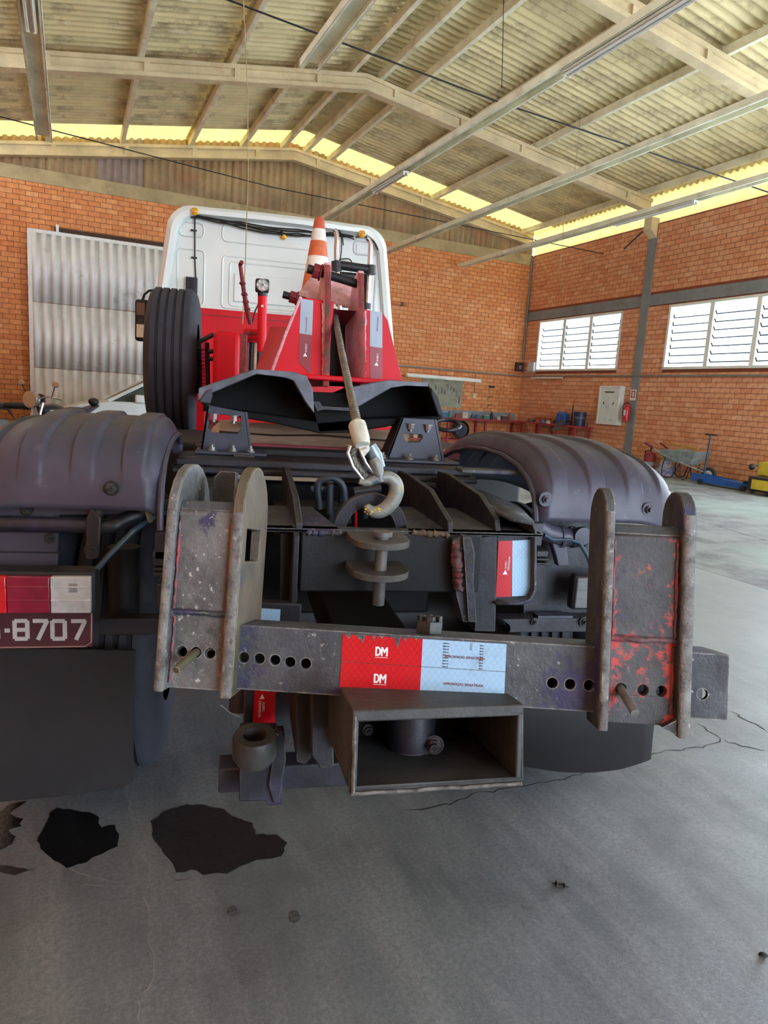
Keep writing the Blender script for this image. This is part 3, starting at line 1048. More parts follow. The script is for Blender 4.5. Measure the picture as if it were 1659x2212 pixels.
# ------------------------------------------------ receiver box under the bar
R_M = Matrix.Translation((.003, 1.019, .806)) @ Matrix.Rotation(radians(-8.5), 4, 'X')
mb = MB()
t_ = .0115
RW, RH, RD = .15, .07, .36
mb.bb(-RW, RW, 0, RD, RH - .02, RH).bb(-RW, RW, 0, RD, -RH, -RH + t_)
mb.bb(-RW, -RW + t_, 0, RD, -RH + t_, RH - t_).bb(RW - t_, RW, 0, RD, -RH + t_, RH - t_)
rb = mb.obj('receiver_box', mat('receiver_steel', (66, 66, 64), .6, .2, var=.2, scale=10, spots=[((44, 44, 44), 7, .5, .68), ((120, 118, 114), 40, .66, .74), ((96, 66, 62), 9, .68, .76)], bump=.4, bscale=55), None, bevel=.003)
T(rb)
rb.matrix_basis = R_M
rb['label'] = 'open rectangular steel receiver under the crossbar'
MB().bb(-RW + t_, RW - t_, .24, .26, -RH + t_, RH - .02).obj('inner_wall', M_VOID, rb)  # black backing: shade inside the box put into its colour
MB().cyl((-.005, .17, -RH + t_), (-.005, .17, RH - t_), .046, 24).obj('pivot_post', M_BLKST, rb)
bolt_at((-.055, .24, -.005), (0, -1, 0), .007, .01).obj('bolt', M_BLKST, rb)
bolt_at((-.075, .238, -.045), (0, -1, 0), .008, .012).obj('bolt', M_BLKST, rb)
bolt_at((.03, .128, -.04), (-.3, -1, 0), .012, .012).obj('bolt', M_BLKST, rb)
mb = MB()
for (p, q) in (((-.148, -.004, -.066), (.148, -.004, -.066)), ((-.146, -.004, -.064), (-.146, -.004, .062))):
    mb.tube([V(p).lerp(V(q), k / 14) + V((random.uniform(-.001, .001), 0, random.uniform(-.001, .001))) for k in range(15)], .0035, 6)
mb.obj('weld_bead', M_EDGE, rb, smooth=60)
MB().lathe([(.0, -.02), (.014, -.012), (.018, .01), (0, .01)], (.06, .1, -RH - .008), (0, 0, 1), 12).obj('stub_pin', M_BLKD, rb)
MB().cyl((.007, .16, RH), (.007, .16, RH + .06), .03, 18).obj('pivot_boss', M_BLKST, rb)

# beams behind the receiver
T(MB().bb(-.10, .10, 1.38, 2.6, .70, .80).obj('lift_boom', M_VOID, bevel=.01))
T(MB().plate([P(640, 1490, 1.38), P(668, 1490, 1.38), P(672, 1640, 1.36), P(660, 1652, 1.36), P(640, 1645, 1.36)], (0, .2, 0)).obj('boom_cheek', M_BLKD, bevel=.004))
T(MB().plate([P(672, 1490, 1.32), P(716, 1490, 1.32), P(722, 1656, 1.30), P(690, 1660, 1.30), P(672, 1632, 1.30)], (0, .25, 0)).obj('boom_cheek', M_BLKST, bevel=.004))
T(MB().plate([P(720, 1495, 1.28), P(738, 1495, 1.28), P(740, 1640, 1.26), P(722, 1620, 1.26)], (0, .2, 0)).obj('boom_cheek', M_BLKD, bevel=.004))

# lower cross tube with the towing eye post
za = P(472, 1662, 1.55).z
zb_ = P(472, 1714, 1.55).z
T(MB().bb(P(472, 1690, 1.55).x, .15, 1.55, 1.62, zb_, za).obj('lower_cross_tube', M_BLKST, bevel=.004))
pst = T(MB().plate(poly([(518, 1600), (602, 1600), (614, 1740), (578, 1742), (574, 1732), (516, 1732)], 1.46), (0, .09, 0)).obj('eye_post', M_BLKST, bevel=.004))
c = P(550, 1605, 1.44)
mb = MB()
mb.lathe([(.027, .022), (.046, .022), (.049, .014), (.049, -.03), (.04, -.045), (.0, -.045)], c, (0, -.12, 1), 24)
mb.lathe([(.027, .022), (.027, -.03), (0, -.03)], c, (0, -.12, 1), 24)
mb.obj('towing_eye', mat('eye_steel', (70, 68, 66), .5, .35, var=.2, scale=18, bump=.3), pst)
mb = MB().plate(poly([(596, 1580), (614, 1580), (618, 1640), (604, 1735), (592, 1738), (580, 1700)], 1.45), (0, .03, 0))
mb.obj('rib', M_BLKST, pst, bevel=.003)
MB().cyl(P(597, 1588, 1.45), P(597, 1588, 1.44), .004, 10).obj('grease_nipple', M_RUST, pst)

# left leg plate that carries the narrow tape
lp = T(MB().plate(poly([(532, 1300), (652, 1305), (640, 1480), (632, 1590), (525, 1575)], 1.595), (0, .03, 0)).obj('leg_plate', M_BLKST, bevel=.003))
lp['label'] = 'dark steel leg plate with a narrow reflective strip'
MB().plate(poly([(562, 1314), (606, 1317), (601, 1395), (557, 1392)], 1.592), (0, .002, 0)).obj('white_tape', M_TAPEW, lp, smooth=0)
MB().plate(poly([(553, 1440), (598, 1440), (593, 1572), (546, 1563)], 1.592), (0, .002, 0)).obj('red_tape', M_TAPER, lp, smooth=0)
def logo(par, c, s_, up_, out, mt):
    """triangle mark with its two-word name running upward"""
    c, u = V(c), V(up_).normalized()
    n_ = V(out).normalized()
    r_ = u.cross(n_).normalized()
    if r_.x < 0:
        r_ = -r_
    mb_ = MB().plate([c - r_ * s_ * .5 + n_ * .0006, c + r_ * s_ * .5 + n_ * .0006, c + u * s_ * .95 + n_ * .0006], -n_ * .0004)
    mb_.obj('triangle_mark', mt, par, smooth=0)
m3 = lambda o_, x, y: Matrix(((x.x, y.x, x.cross(y).x, o_.x), (x.y, y.y, x.cross(y).y, o_.y), (x.z, y.z, x.cross(y).z, o_.z), (0, 0, 0, 1)))
q = P(566, 1510, 1.591)
MB().plate([q + V((-.006, 0, 0)), q + V((.006, 0, 0)), q + V((0, 0, .013))], (0, .0004, 0)).obj('triangle_mark', M_WHT, lp, smooth=0)
text('AVERY', .0085, M_WHT, lp, m3(q + V((.004, -.0004, -.020)), V((0, 0, -1)), V((1, 0, 0))))
text('DENNISON', .0085, M_WHT, lp, m3(q + V((-.005, -.0004, -.026)), V((0, 0, -1)), V((1, 0, 0))))
T(MB().lathe([(.03, 0), (.03, .09), (.024, .09), (.024, 0)], P(520, 1535, 1.68), (0, .2, 1), 18).obj('tail_pipe', M_BLKST))

# ------------------------------------------------ boom head: beam, tongue plates, pin, half ring
YH = 1.62
hb = T(MB().bb(P(648, 1200, YH).x, P(1040, 1200, YH).x, YH, YH + .03, P(800, 1280, YH).z, P(800, 1150, YH).z).obj('head_beam', M_BLKD, bevel=.006))
hb['label'] = 'oily black cross beam carrying the tow pin'
zt_ = P(800, 1150, YH).z
for pl_ in ([(-.30, YH), (P(735, 1150, YH).x, YH), (P(700, 1100, 1.9).x - .03, 1.95), (-.30, 1.95)], [(P(880, 1150, YH).x, YH), (.44, YH), (.44, 2.0), (.14, 2.0)], [(-.30, YH), (.44, YH), (.44, YH + .035), (-.30, YH + .035)]):
    MB().plate([(x_, y_, zt_ - .004) for x_, y_ in pl_], (0, 0, .010)).obj('deck_plate', M_WORN, hb, bevel=.003)
def tongue(cx_px, cy_px, Yc, r, th):
    c_ = P(cx_px, cy_px, Yc)
    o_ = [(c_.x - r, YH + .02, c_.z), (c_.x + r, YH + .02, c_.z), (c_.x + r * 1.03, Yc + r * .35, c_.z)]
    for k in range(1, 16):
        a = -pi * k / 16
        o_.append((c_.x + r * cos(a) * 1.02, Yc + r * sin(a) * 1.0, c_.z))
    o_.append((c_.x - r * 1.02, Yc + r * .35, c_.z))
    return MB().plate(o_, (0, 0, -th))
M_TONG = mat('tongue_plate_steel', (82, 80, 76), .55, .3, var=.2, scale=22, spots=[((124, 92, 66), 14, .62, .72), ((54, 54, 54), 10, .56, .7)], bump=.4, bscale=60)
tongue(821, 1162, 1.545, .069, .016).obj('tongue_plate', M_TONG, hb, bevel=.002)
tongue(819, 1228, 1.545, .069, .016).obj('tongue_plate', M_TONG, hb, bevel=.002)
c = P(826, 1160, 1.535)
pin = MB()
pin.cyl(c + V((0, 0, -.165)), c + V((0, 0, .004)), .0148, 16)
pin.cyl(c + V((0, 0, .002)), c + V((0, 0, .014)), .0235, 20)
pin.obj('tow_pin', mat('pin_steel', (104, 102, 98), .5, .4, var=.15, scale=22, spots=[((132, 96, 70), 14, .64, .74)], bump=.2), hb, bevel=.0015)
# half ring standing on the beam
c = P(801, 1148, 1.70)
mb = MB()
n = 24
ro, ri = .097, .066
outl = [(c.x + ro * cos(pi * k / n), c.y, c.z + ro * sin(pi * k / n) * 1.02) for k in range(n + 1)] + [(c.x + ri * cos(pi - pi * k / n), c.y, c.z + ri * sin(pi - pi * k / n)) for k in range(n + 1)]
mb.plate(outl, (0, .028, 0))
mb.obj('half_ring', M_BLKST, hb, bevel=.004)
for sx in (-1, 1):
    mb = MB()
    mb.tube([(c.x + sx * (.075 + .02 * cos(pi * k / 5)), c.y - .004 - .01 * sin(pi * k / 5), c.z + .006) for k in range(6)], .007, 7)
    mb.obj('weld_bead', M_WORN, hb, smooth=60)

def beads(p, q, r, m, par, n=18, name='weld_bead'):
    mb_ = MB()
    mb_.tube([V(p).lerp(V(q), k / n) + V((random.uniform(-.002, .002), random.uniform(-.002, .002), random.uniform(-.002, .002))) for k in range(n + 1)], [r * random.uniform(.7, 1.25) for k in range(n + 1)], 7)
    return mb_.obj(name, m, par, smooth=60)
beads(P(662, 1150, YH), P(735, 1152, YH), .008, M_WORN, hb)
beads(P(892, 1150, YH), P(968, 1155, YH), .008, M_RUST, hb)

# ------------------------------------------------ fins (gussets) standing fore-and-aft on the head beam
def fin(name, X, pts, th, m=M_BLKST):
    """pts: (pixel x is implied by X) list of (Y, z)"""
    return MB().plate([(X, y_, z_) for y_, z_ in pts], (th, 0, 0)).obj(name, m, None, bevel=.002)
zf = zt_
f1 = T(fin('gusset_fin', P(650, 1140, 1.62).x - .012, [(1.62, zf), (1.62, zf + .02), (1.76, zf + .066), (2.12, zf + .098), (2.22, zf + .09), (2.22, zf - .02), (2.0, zf - .01)], .016))
f2 = T(fin('gusset_fin', P(968, 1150, 1.62).x, [(1.62, zf), (1.63, zf + .03), (1.83, zf + .086), (2.1, zf + .096), (2.22, zf + .092), (2.22, zf - .02)], .014))
f3 = T(fin('gusset_fin', P(1072, 1155, 1.64).x, [(1.64, zf - .005), (1.66, zf + .035), (1.80, zf + .08), (2.1, zf + .1), (2.22, zf + .096), (2.22, zf - .02)], .014))
for f_, X_ in ((f1, P(650, 1140, 1.62).x - .003), (f2, P(968, 1150, 1.62).x + .007), (f3, P(1072, 1155, 1.64).x + .007)):
    pass
# vertical plates hanging from the beam
T(MB().plate([(P(648, 1150, 1.60).x, 1.60, zf - .01), (P(648, 1150, 1.60).x, 1.60, zf - .27), (P(648, 1150, 1.60).x, 1.80, zf - .27), (P(648, 1150, 1.60).x, 1.80, zf - .01), (P(648, 1150, 1.60).x, 1.64, zf + .01)], (-.014, 0, 0)).obj('hanger_plate', M_BLKST, bevel=.003))
T(MB().plate(poly([(606, 1150), (652, 1150), (640, 1345), (606, 1345)], 1.66), (0, .02, 0)).obj('backing_plate', M_BLKD, bevel=.003))
hp = T(MB().plate(poly([(978, 1165), (1000, 1160), (1012, 1280), (1022, 1345), (1000, 1345), (985, 1285)], 1.60), (0, .06, 0)).obj('hanger_plate', M_WORN, bevel=.004))
beads(P(984, 1170, 1.60), P(990, 1275, 1.60), .013, M_REDW, hp, 22)
T(MB().plate(poly([(1000, 1158), (1018, 1160), (1027, 1195), (1024, 1260), (1031, 1345), (1012, 1345)], 1.59), (0, .05, 0)).obj('hanger_plate', M_WORN, bevel=.003))
T(MB().plate(poly([(1024, 1160), (1074, 1156), (1070, 1365), (1026, 1365)], 1.635), (0, .1, 0)).obj('side_column', M_BLKST, bevel=.003))
# right marker box wrapped by a bent flange
mk = T(MB().plate(poly([(1074, 1150), (1152, 1150), (1152, 1296), (1068, 1300)], 1.645), (0, .2, 0)).obj('marker_box', M_BLKST, bevel=.004))
mk['label'] = 'black box end with red and white reflective squares'
MB().plate(poly([(1077, 1169), (1107, 1168), (1105, 1289), (1071, 1290)], 1.643), (0, .002, 0)).obj('red_tape', M_TAPER, mk, smooth=0)
MB().plate(poly([(1107, 1168), (1146, 1166), (1146, 1275), (1136, 1287), (1106, 1288)], 1.643), (0, .002, 0)).obj('white_tape', M_TAPEW, mk, smooth=0)
q = P(1091, 1241, 1.642)
MB().plate([q + V((-.007, 0, 0)), q + V((.007, 0, 0)), q + V((0, 0, .013))], (0, .0004, 0)).obj('triangle_mark', M_WHT, mk, smooth=0)
text('AVERY', .0075, M_WHT, mk, m3(q + V((.0, 0, .026)), V((0, 0, 1)), V((-1, 0, 0))))
text('DENNISON', .0075, M_WHT, mk, m3(q + V((.008, 0, .03)), V((0, 0, 1)), V((-1, 0, 0))))
def bent(pts, Y0, Y1, th, name, m):
    """strip bent along a path (pixels at Y0), lying fore-and-aft"""
    pp = [P(x, y, Y0) for x, y in pts]
    mb_ = MB().grid([pp, [p + V((0, Y1 - Y0, 0)) for p in pp]])
    return mb_.obj(name, m, None, smooth=30, thick=th)
fw_path = [(1096, 1118), (1150, 1128), (1157, 1145), (1156, 1275), (1146, 1296), (1128, 1304), (1072, 1304)]
T(bent(fw_path, 1.62, 1.86, .008, 'wrap_flange', M_WORN))
a, b = P(1100, 1121, 1.62), P(1154, 1131, 1.62)
mb = MB().grid([[a, b], [P(1070, 1098, 1.8), P(1128, 1104, 1.8)], [P(1035, 1076, 2.0), P(1092, 1083, 2.0)], [P(1000, 1056, 2.25), P(1040, 1062, 2.25)]])
T(mb.obj('wrap_top', M_WORN, thick=.01))
T(MB().bb(.35, .60, 2.05, 2.12, zf + .11, zf + .122).obj('step_plate', M_WORN, bevel=.003))

# ------------------------------------------------ deck cross beam, brackets
zd1, zd0 = P(600, 997, 2.25).z, P(600, 1014, 2.25).z
DB = T(MB().bb(-.535, .455, 2.25, 2.50, zd0, zd1).bb(-.545, .47, 2.22, 2.45, zd0 - .02, zd0).obj('deck_beam', M_BLKST, bevel=.006))
DB['label'] = 'black cross beam across the chassis'
MB().bb(-.5, .45, 2.6, 2.7, zd0, zd1 + .012).obj('rear_rail', M_BLKD, DB, bevel=.006)
M_BRK = mat('bracket_paint', (52, 56, 68), .5, .05, var=.16, scale=8, spots=[((64, 60, 80), 5, .56, .68), ((44, 66, 78), 4, .6, .72)], bump=.1)
b1 = T(MB().plate(poly([(431, 984), (447, 874), (528, 890), (541, 990)], 2.46), (0, .012, 0), [poly([(452, 893), (450, 925), (458, 934), (512, 937), (519, 928), (520, 900)], 2.46)]).obj('support_bracket', M_BRK, bevel=.002))
b2 = T(MB().plate(poly([(831, 1001), (868, 902), (938, 906), (957, 1005)], 2.46), (0, .012, 0), [poly([(871, 937), (875, 952), (882, 955), (905, 955), (912, 946), (912, 939)], 2.46)]).obj('support_bracket', M_BRK, bevel=.002))
for b_, x0, x1, hs in ((b1, -.565 + .08, -.275, ((-.43, 0), (-.36, 0), (-.30, 0))), (b2, .13, .42, ((.17, 0), (.27, 0), (.37, 0)))):
    MB().bb(x0 + .0, x1 + .03, 2.38, 2.55, zd1 + .001, zd1 + .012).obj('base_plate', M_BRK, b_, bevel=.003)
    for h in hs:
        bolt_at((h[0] + .0, 2.42, zd1 + .012), (0, 0, 1), .011, .012).obj('bolt', M_BOLT, b_)
for b_, L_ in ((b1, ((462, 893), (505, 897))), (b2, ((888, 915), (925, 917)))):
    for (x, y) in L_:
        bolt_at(P(x, y, 2.455), (0, 0, -1), .012, .02).obj('bolt', M_BOLT, b_)
MB().tube([P(505, 985, 2.37), P(550, 990, 2.37)], .008, 8).obj('stud', M_BLKST, b1)
# side flanges of the brackets
for X, b_, (x, y0, y1) in ((0, b1, (431, 984, 874)), (0, b1, (541, 990, 890)), (0, b2, (831, 1001, 902)), (0, b2, (957, 1005, 906))):
    pass
for b_, pa, pb in ((b1, (431, 984), (447, 874)), (b1, (541, 990), (528, 890)), (b2, (831, 1001), (868, 902)), (b2, (957, 1005), (938, 906))):
    A, B_ = P(*pa, 2.46), P(*pb, 2.46)
    MB().plate([A, B_, B_ + V((0, .1, 0)), A + V((0, .14, 0))], (.01, 0, 0)).obj('bracket_side', M_BRK, b_, bevel=.002)

# ------------------------------------------------ folded steel apron under the crane deck
YA_ = 2.40
lip_top = [(429, 838), (548, 797), (634, 803), (672, 828), (690, 855)]
lip_bot = [(428, 868), (455, 852), (552, 808), (628, 818), (660, 850), (676, 893)]
ap = T(MB().plate(poly([(429, 838), (550, 797), (634, 803), (662, 812), (676, 840), (679, 893), (660, 868), (634, 822), (612, 815), (555, 808), (455, 850), (428, 868)], YA_), (0, .05, 0)).obj('deck_apron', M_GREYT, bevel=.003))
ap['label'] = 'folded grey steel lip of the crane deck'
MB().plate(poly([(762, 836), (800, 828), (840, 821), (925, 826), (926, 835), (880, 833), (845, 838), (772, 880)], YA_), (0, .05, 0)).obj('lip', M_GREYT, ap, bevel=.003)
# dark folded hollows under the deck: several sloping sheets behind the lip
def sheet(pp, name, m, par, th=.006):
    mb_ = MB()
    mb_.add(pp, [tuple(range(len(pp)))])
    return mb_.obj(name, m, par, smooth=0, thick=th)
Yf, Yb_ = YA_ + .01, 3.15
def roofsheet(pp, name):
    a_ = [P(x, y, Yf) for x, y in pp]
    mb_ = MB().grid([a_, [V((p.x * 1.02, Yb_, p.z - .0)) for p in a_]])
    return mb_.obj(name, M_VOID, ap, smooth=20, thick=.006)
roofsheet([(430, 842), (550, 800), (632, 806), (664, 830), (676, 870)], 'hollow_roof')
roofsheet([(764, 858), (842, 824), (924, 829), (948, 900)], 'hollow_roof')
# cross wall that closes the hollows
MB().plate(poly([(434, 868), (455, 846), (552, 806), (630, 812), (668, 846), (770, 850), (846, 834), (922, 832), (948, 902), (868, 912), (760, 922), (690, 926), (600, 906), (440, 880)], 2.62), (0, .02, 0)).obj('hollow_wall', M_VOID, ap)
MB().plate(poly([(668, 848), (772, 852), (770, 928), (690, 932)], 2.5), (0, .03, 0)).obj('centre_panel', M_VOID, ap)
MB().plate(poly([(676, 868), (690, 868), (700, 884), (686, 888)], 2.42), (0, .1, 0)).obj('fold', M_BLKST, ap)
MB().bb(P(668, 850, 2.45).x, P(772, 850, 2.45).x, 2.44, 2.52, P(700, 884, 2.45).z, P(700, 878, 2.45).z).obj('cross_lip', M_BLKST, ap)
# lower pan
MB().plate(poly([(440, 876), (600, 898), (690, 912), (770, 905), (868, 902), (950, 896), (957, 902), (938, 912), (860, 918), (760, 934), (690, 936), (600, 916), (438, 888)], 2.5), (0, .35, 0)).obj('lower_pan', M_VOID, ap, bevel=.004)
MB().plate(poly([(946, 858), (932, 838), (940, 890), (958, 900)], 2.45), (0, .02, 0)).obj('torn_corner', M_BLKD, ap)
# hook plate on the apron's left end
MB().plate(poly([(430, 868), (446, 846), (458, 840), (459, 856), (454, 872)], 2.385), (0, .012, 0)).obj('lug', M_BRK, ap, bevel=.002)
# oval handle on the right
c = P(966, 918, 2.5)
mb = MB()
mb.tube([(c.x + .048 * cos(2 * pi * k / 18) * (1.0), c.y + .05 * sin(2 * pi * k / 18), c.z + .018 * sin(2 * pi * k / 18 + .3)) for k in range(18)], .008, 8, closed=True)
T(mb.obj('oval_handle', M_BLK))
# deck plate carrying the tower
dk = T(MB().plate([P(550, 800, 2.66), P(870, 822, 2.66), P(868, 834, 2.66), P(552, 812, 2.66)], (0, 1.3, 0)).obj('crane_deck', M_RED, bevel=.006))
# ------------------------------------------------ crane tower: red wings, two cheek plates, sheave bolts
YT_ = 2.70
tw = T(MB().plate(poly([(590, 801), (650, 642), (722, 651), (706, 838), (690, 822), (640, 806)], YT_), (0, .012, 0)).obj('tower_wing', M_RED, bevel=.003))
tw['label'] = 'bright red sloping wing plate of the winch tower'
MB().plate([P(553, 798, 2.98), P(584, 705, 2.98), P(622, 705, 2.86), P(589, 801, YT_ + .004)], (.0, .01, 0)).obj('side_return', M_REDD, tw, bevel=.002)
mb = MB()
mb.tube([P(588, 801, YT_ - .004), P(619, 718, YT_ - .004), P(650, 641, YT_ - .004)], .006, 6)
mb.obj('edge_weld', M_PINK, tw)
MB().plate(poly([(650, 645), (677, 649), (674, 724), (647, 720)], YT_ - .002), (0, .002, 0)).obj('grey_tape', M_TAPEG, tw, smooth=0)
MB().plate(poly([(647, 720), (674, 724), (671, 806), (668, 806), (645, 782)], YT_ - .002), (0, .002, 0)).obj('dark_red_tape', M_TAPED, tw, smooth=0)
tr_ = T(MB().plate(poly([(786, 668), (826, 675), (838, 692), (869, 822), (788, 834)], YT_), (0, .012, 0)).obj('tower_wing', M_RED, bevel=.003))
MB().plate(poly([(800, 671), (826, 675), (826, 752), (799, 748)], YT_ - .002), (0, .002, 0)).obj('grey_tape', M_TAPEG, tr_, smooth=0)
MB().plate(poly([(799, 748), (826, 752), (826, 823), (800, 826)], YT_ - .002), (0, .002, 0)).obj('dark_red_tape', M_TAPED, tr_, smooth=0)
for (a_, b_, par, d) in (((659, 770), (659, 700), tw, 1), ((813, 790), (813, 700), tr_, 1)):
    q = P(a_[0], a_[1], YT_ - .003)
    MB().plate([q + V((-.008, 0, 0)), q + V((.008, 0, 0)), q + V((0, 0, .015))], (0, .0005, 0)).obj('triangle_mark', M_WHT, par, smooth=0)
    text('AVERY', .011, M_WHT, par, m3(q + V((.003, 0, .032)), V((0, 0, 1)), V((-1, 0, 0))))
    q2 = P(b_[0] + 3, b_[1], YT_ - .003)
    text('DOT-C2 AVERY', .008, M_REDPR, par, m3(q2, V((0, 0, 1)), V((-1, 0, 0))))
# cheeks: plates lying fore-and-aft with welded rusty front edges
def cheek(pxt, pyt, pxb, pyb, th, back):
    a_, b_ = P(pxt, pyt, 2.68), P(pxb, pyb, 2.68)
    mb_ = MB().plate([a_, b_, b_ + V((.0, back + .12, 0)), V((a_.x, 2.68 + back, a_.z - .26)), V((a_.x, 2.68 + back * .35, a_.z - .015)), V((a_.x, 2.68 + .03, a_.z))], (th, 0, 0))
    return mb_
ck1 = T(cheek(701, 566, 697, 834, .026, .34).obj('tower_cheek', M_PINK, bevel=.004))
ck2 = T(cheek(774, 584, 778, 840, .022, .34).obj('tower_cheek', M_PINK, bevel=.004))
for ck, pts in ((ck1, ((708, 572), (709, 640), (707, 740), (704, 834))), (ck2, ((780, 590), (781, 660), (783, 760), (785, 838)))):
    mb = MB()
    pp = [P(x, y, 2.672) for x, y in pts]
    mb.grid([[p + V((-.011, 0, 0)), p + V((0, -.004, 0)), p + V((.011, 0, 0))] for p in pp])
    mb.obj('rusty_edge', M_REDR, ck, smooth=60)
for ck, x0, x1 in ((ck1, 698, 698), (ck2, 789, 787)):
    beads(P(x0, 655 if ck is ck1 else 672, 2.69), P(x1, 832, 2.69), .005, M_PINK, ck, 30)
# inclined sheet behind the bolts
sh_ = T(MB().plate([P(640, 640, 2.80), P(772, 668, 2.80), P(776, 606, 3.0), P(684, 583, 3.0)], (0, .012, .004)).obj('tower_top_sheet', M_PINK, bevel=.002))
T(MB().plate(poly([(716, 690), (776, 690), (778, 836), (712, 834)], 2.95), (0, .02, 0)).obj('tower_back', M_BLKD))
T(MB().plate([P(722, 668, 2.72), P(776, 672, 2.72), P(776, 700, 2.9), P(722, 700, 2.9)], (0, .01, .0)).obj('guide_plate', M_REDM))
# bolts through the cheeks
def stud(p0, p1, r, nut_at, name):
    o_ = MB().cyl(p0, p1, r, 14).obj(name, M_BLKD, None)
    T(o_)
    d = (V(p1) - V(p0)).normalized()
    c_ = V(p0).lerp(V(p1), nut_at)
    mb_ = MB()
    mb_.cyl(c_, c_ + d * .026, r * 1.75, 6)
    mb_.cyl(c_ + d * .026, c_ + d * .032, r * 1.95, 18)
    mb_.obj('nut', M_REDM, o_, bevel=.002)
    return o_
stud(P(664, 580, 2.72), P(784, 617, 2.72), .0165, .1, 'sheave_bolt')
stud(P(611, 636, 2.80), P(660, 650, 2.80), .014, .3, 'sheave_bolt')

# ------------------------------------------------ wire rope, ferrule, thimble and hook
def helix_rope(path, r, strands, turns, name, m, par=None):
    path = [V(p) for p in path]
    N = 60
    L = [0]
    for a_, b_ in zip(path[:-1], path[1:]):
        L.append(L[-1] + (b_ - a_).length)
    def at(t):
        d = t * L[-1]
        for i in range(len(path) - 1):
            if d <= L[i + 1] or i == len(path) - 2:
                return path[i].lerp(path[i + 1], (d - L[i]) / max(1e-9, L[i + 1] - L[i]))
    mb_ = MB()
    for s_ in range(strands):
        pts = []
        for k in range(N + 1):
            t = k / N
            p = at(t)
            d = (at(min(1, t + .01)) - at(max(0, t - .01))).normalized()
            u = d.cross(V((0, 1, 0))).normalized()
            v_ = d.cross(u)
            a = 2 * pi * (s_ / strands + turns * t)
            pts.append(p + (u * cos(a) + v_ * sin(a)) * r * .62)
        mb_.tube(pts, r * .46, 6)
    o_ = mb_.obj(name, m, par, smooth=60)
    return o_
YC = 1.66
rope = T(helix_rope([P(722, 672, 2.85), P(738, 760, 2.45), P(757, 850, 2.05), P(772, 916, YC + .1)], .0125, 6, 9.0, 'winch_rope', M_ROPE))
rope['label'] = 'twisted steel wire rope'
# loop of rope through the thimble
fa, fb = P(770, 912, YC + .02), P(783, 962, YC - .02)
d = (fb - fa).normalized()
mb = MB()
mb.tube([fa, fa + d * .006, fa + d * .05, fb], [.017, .022, .022, .019], 14)
mb.obj('ferrule', M_FERR, rope, bevel=.002)
lp1 = [P(776, 958, YC), P(764, 972, YC), P(760, 986, YC), P(772, 1010, YC), P(790, 1030, YC)]
helix_rope(lp1, .010, 5, 1.6, 'rope_eye', M_ROPE, rope)
lp2 = [P(786, 958, YC + .01), P(796, 976, YC + .01), P(806, 1000, YC + .01), P(812, 1022, YC + .01)]
helix_rope(lp2, .009, 5, 1.4, 'rope_eye', M_ROPE, rope)
# thimble channel
mb = MB()
mb.tube([P(757, 962, YC - .012), P(751, 978, YC - .012), P(762, 1008, YC - .012), P(785, 1038, YC - .012)], .0045, 8)
mb.tube([P(790, 966, YC - .014), P(778, 972, YC - .014), P(790, 1000, YC - .014), P(806, 1022, YC - .014)], .004, 8)
mb.obj('thimble', M_CHROME, rope)
MB().plate([P(768, 962, YC - .016), P(796, 958, YC - .016), P(800, 972, YC - .016), P(783, 992, YC - .016), P(776, 972, YC - .016)], (0, .02, 0)).obj('thimble_saddle', M_FERR, rope, bevel=.003)
mb = MB().tube([P(800, 962, YC), P(812, 985, YC), P(820, 1010, YC)], [.014, .017, .015], 12)
mb.obj('thimble_tube', mat('blue_grey_metal', (128, 142, 154), .4, .4, var=.12, scale=20), rope)
# hook: shank and eye, then the C-shaped body with a tapering tip
hk = T(MB().tube([P(806, 990, YC - .01), P(813, 1003, YC - .012), P(818, 1022, YC - .014), P(822, 1040, YC - .014)], [.012, .0165, .013, .012], 12).obj('tow_hook', M_HOOK))
hk['label'] = 'chipped grey tow hook with yellow paint flecks'
path = [(776, 1040), (790, 1044), (806, 1038), (824, 1030), (842, 1030), (855, 1042), (858, 1060), (851, 1080), (838, 1096), (822, 1106), (805, 1107), (795, 1098), (789, 1088)]
rad = [.007, .0095, .0115, .014, .0165, .0182, .019, .019, .0185, .0175, .015, .011, .006]
pp = []
rr = []
for i in range(len(path) - 1):
    for k in range(3):
        t = k / 3
        pp.append(P(path[i][0] + (path[i + 1][0] - path[i][0]) * t, path[i][1] + (path[i + 1][1] - path[i][1]) * t, YC - .015 + .001 * i))
        rr.append(rad[i] + (rad[i + 1] - rad[i]) * t)
# smooth the centreline
for _ in range(3):
    pp = [pp[0]] + [(pp[i - 1] + pp[i] * 2 + pp[i + 1]) / 4 for i in range(1, len(pp) - 1)] + [pp[-1]]
MB().tube(pp, rr, 14).obj('hook_body', M_HOOK, hk, smooth=60)
random.seed(8)
myel = mat('yellow_paint_fleck', (222, 186, 40), .5, var=.1)
mb = MB()
for k in range(16):
    p = P(random.uniform(786, 822), random.uniform(1096, 1112), YC - .015 - .0195)
    mb.sphere(p, random.uniform(.0014, .003), 6, 4, (1, .4, .7))
mb.obj('paint_flecks', myel, hk)

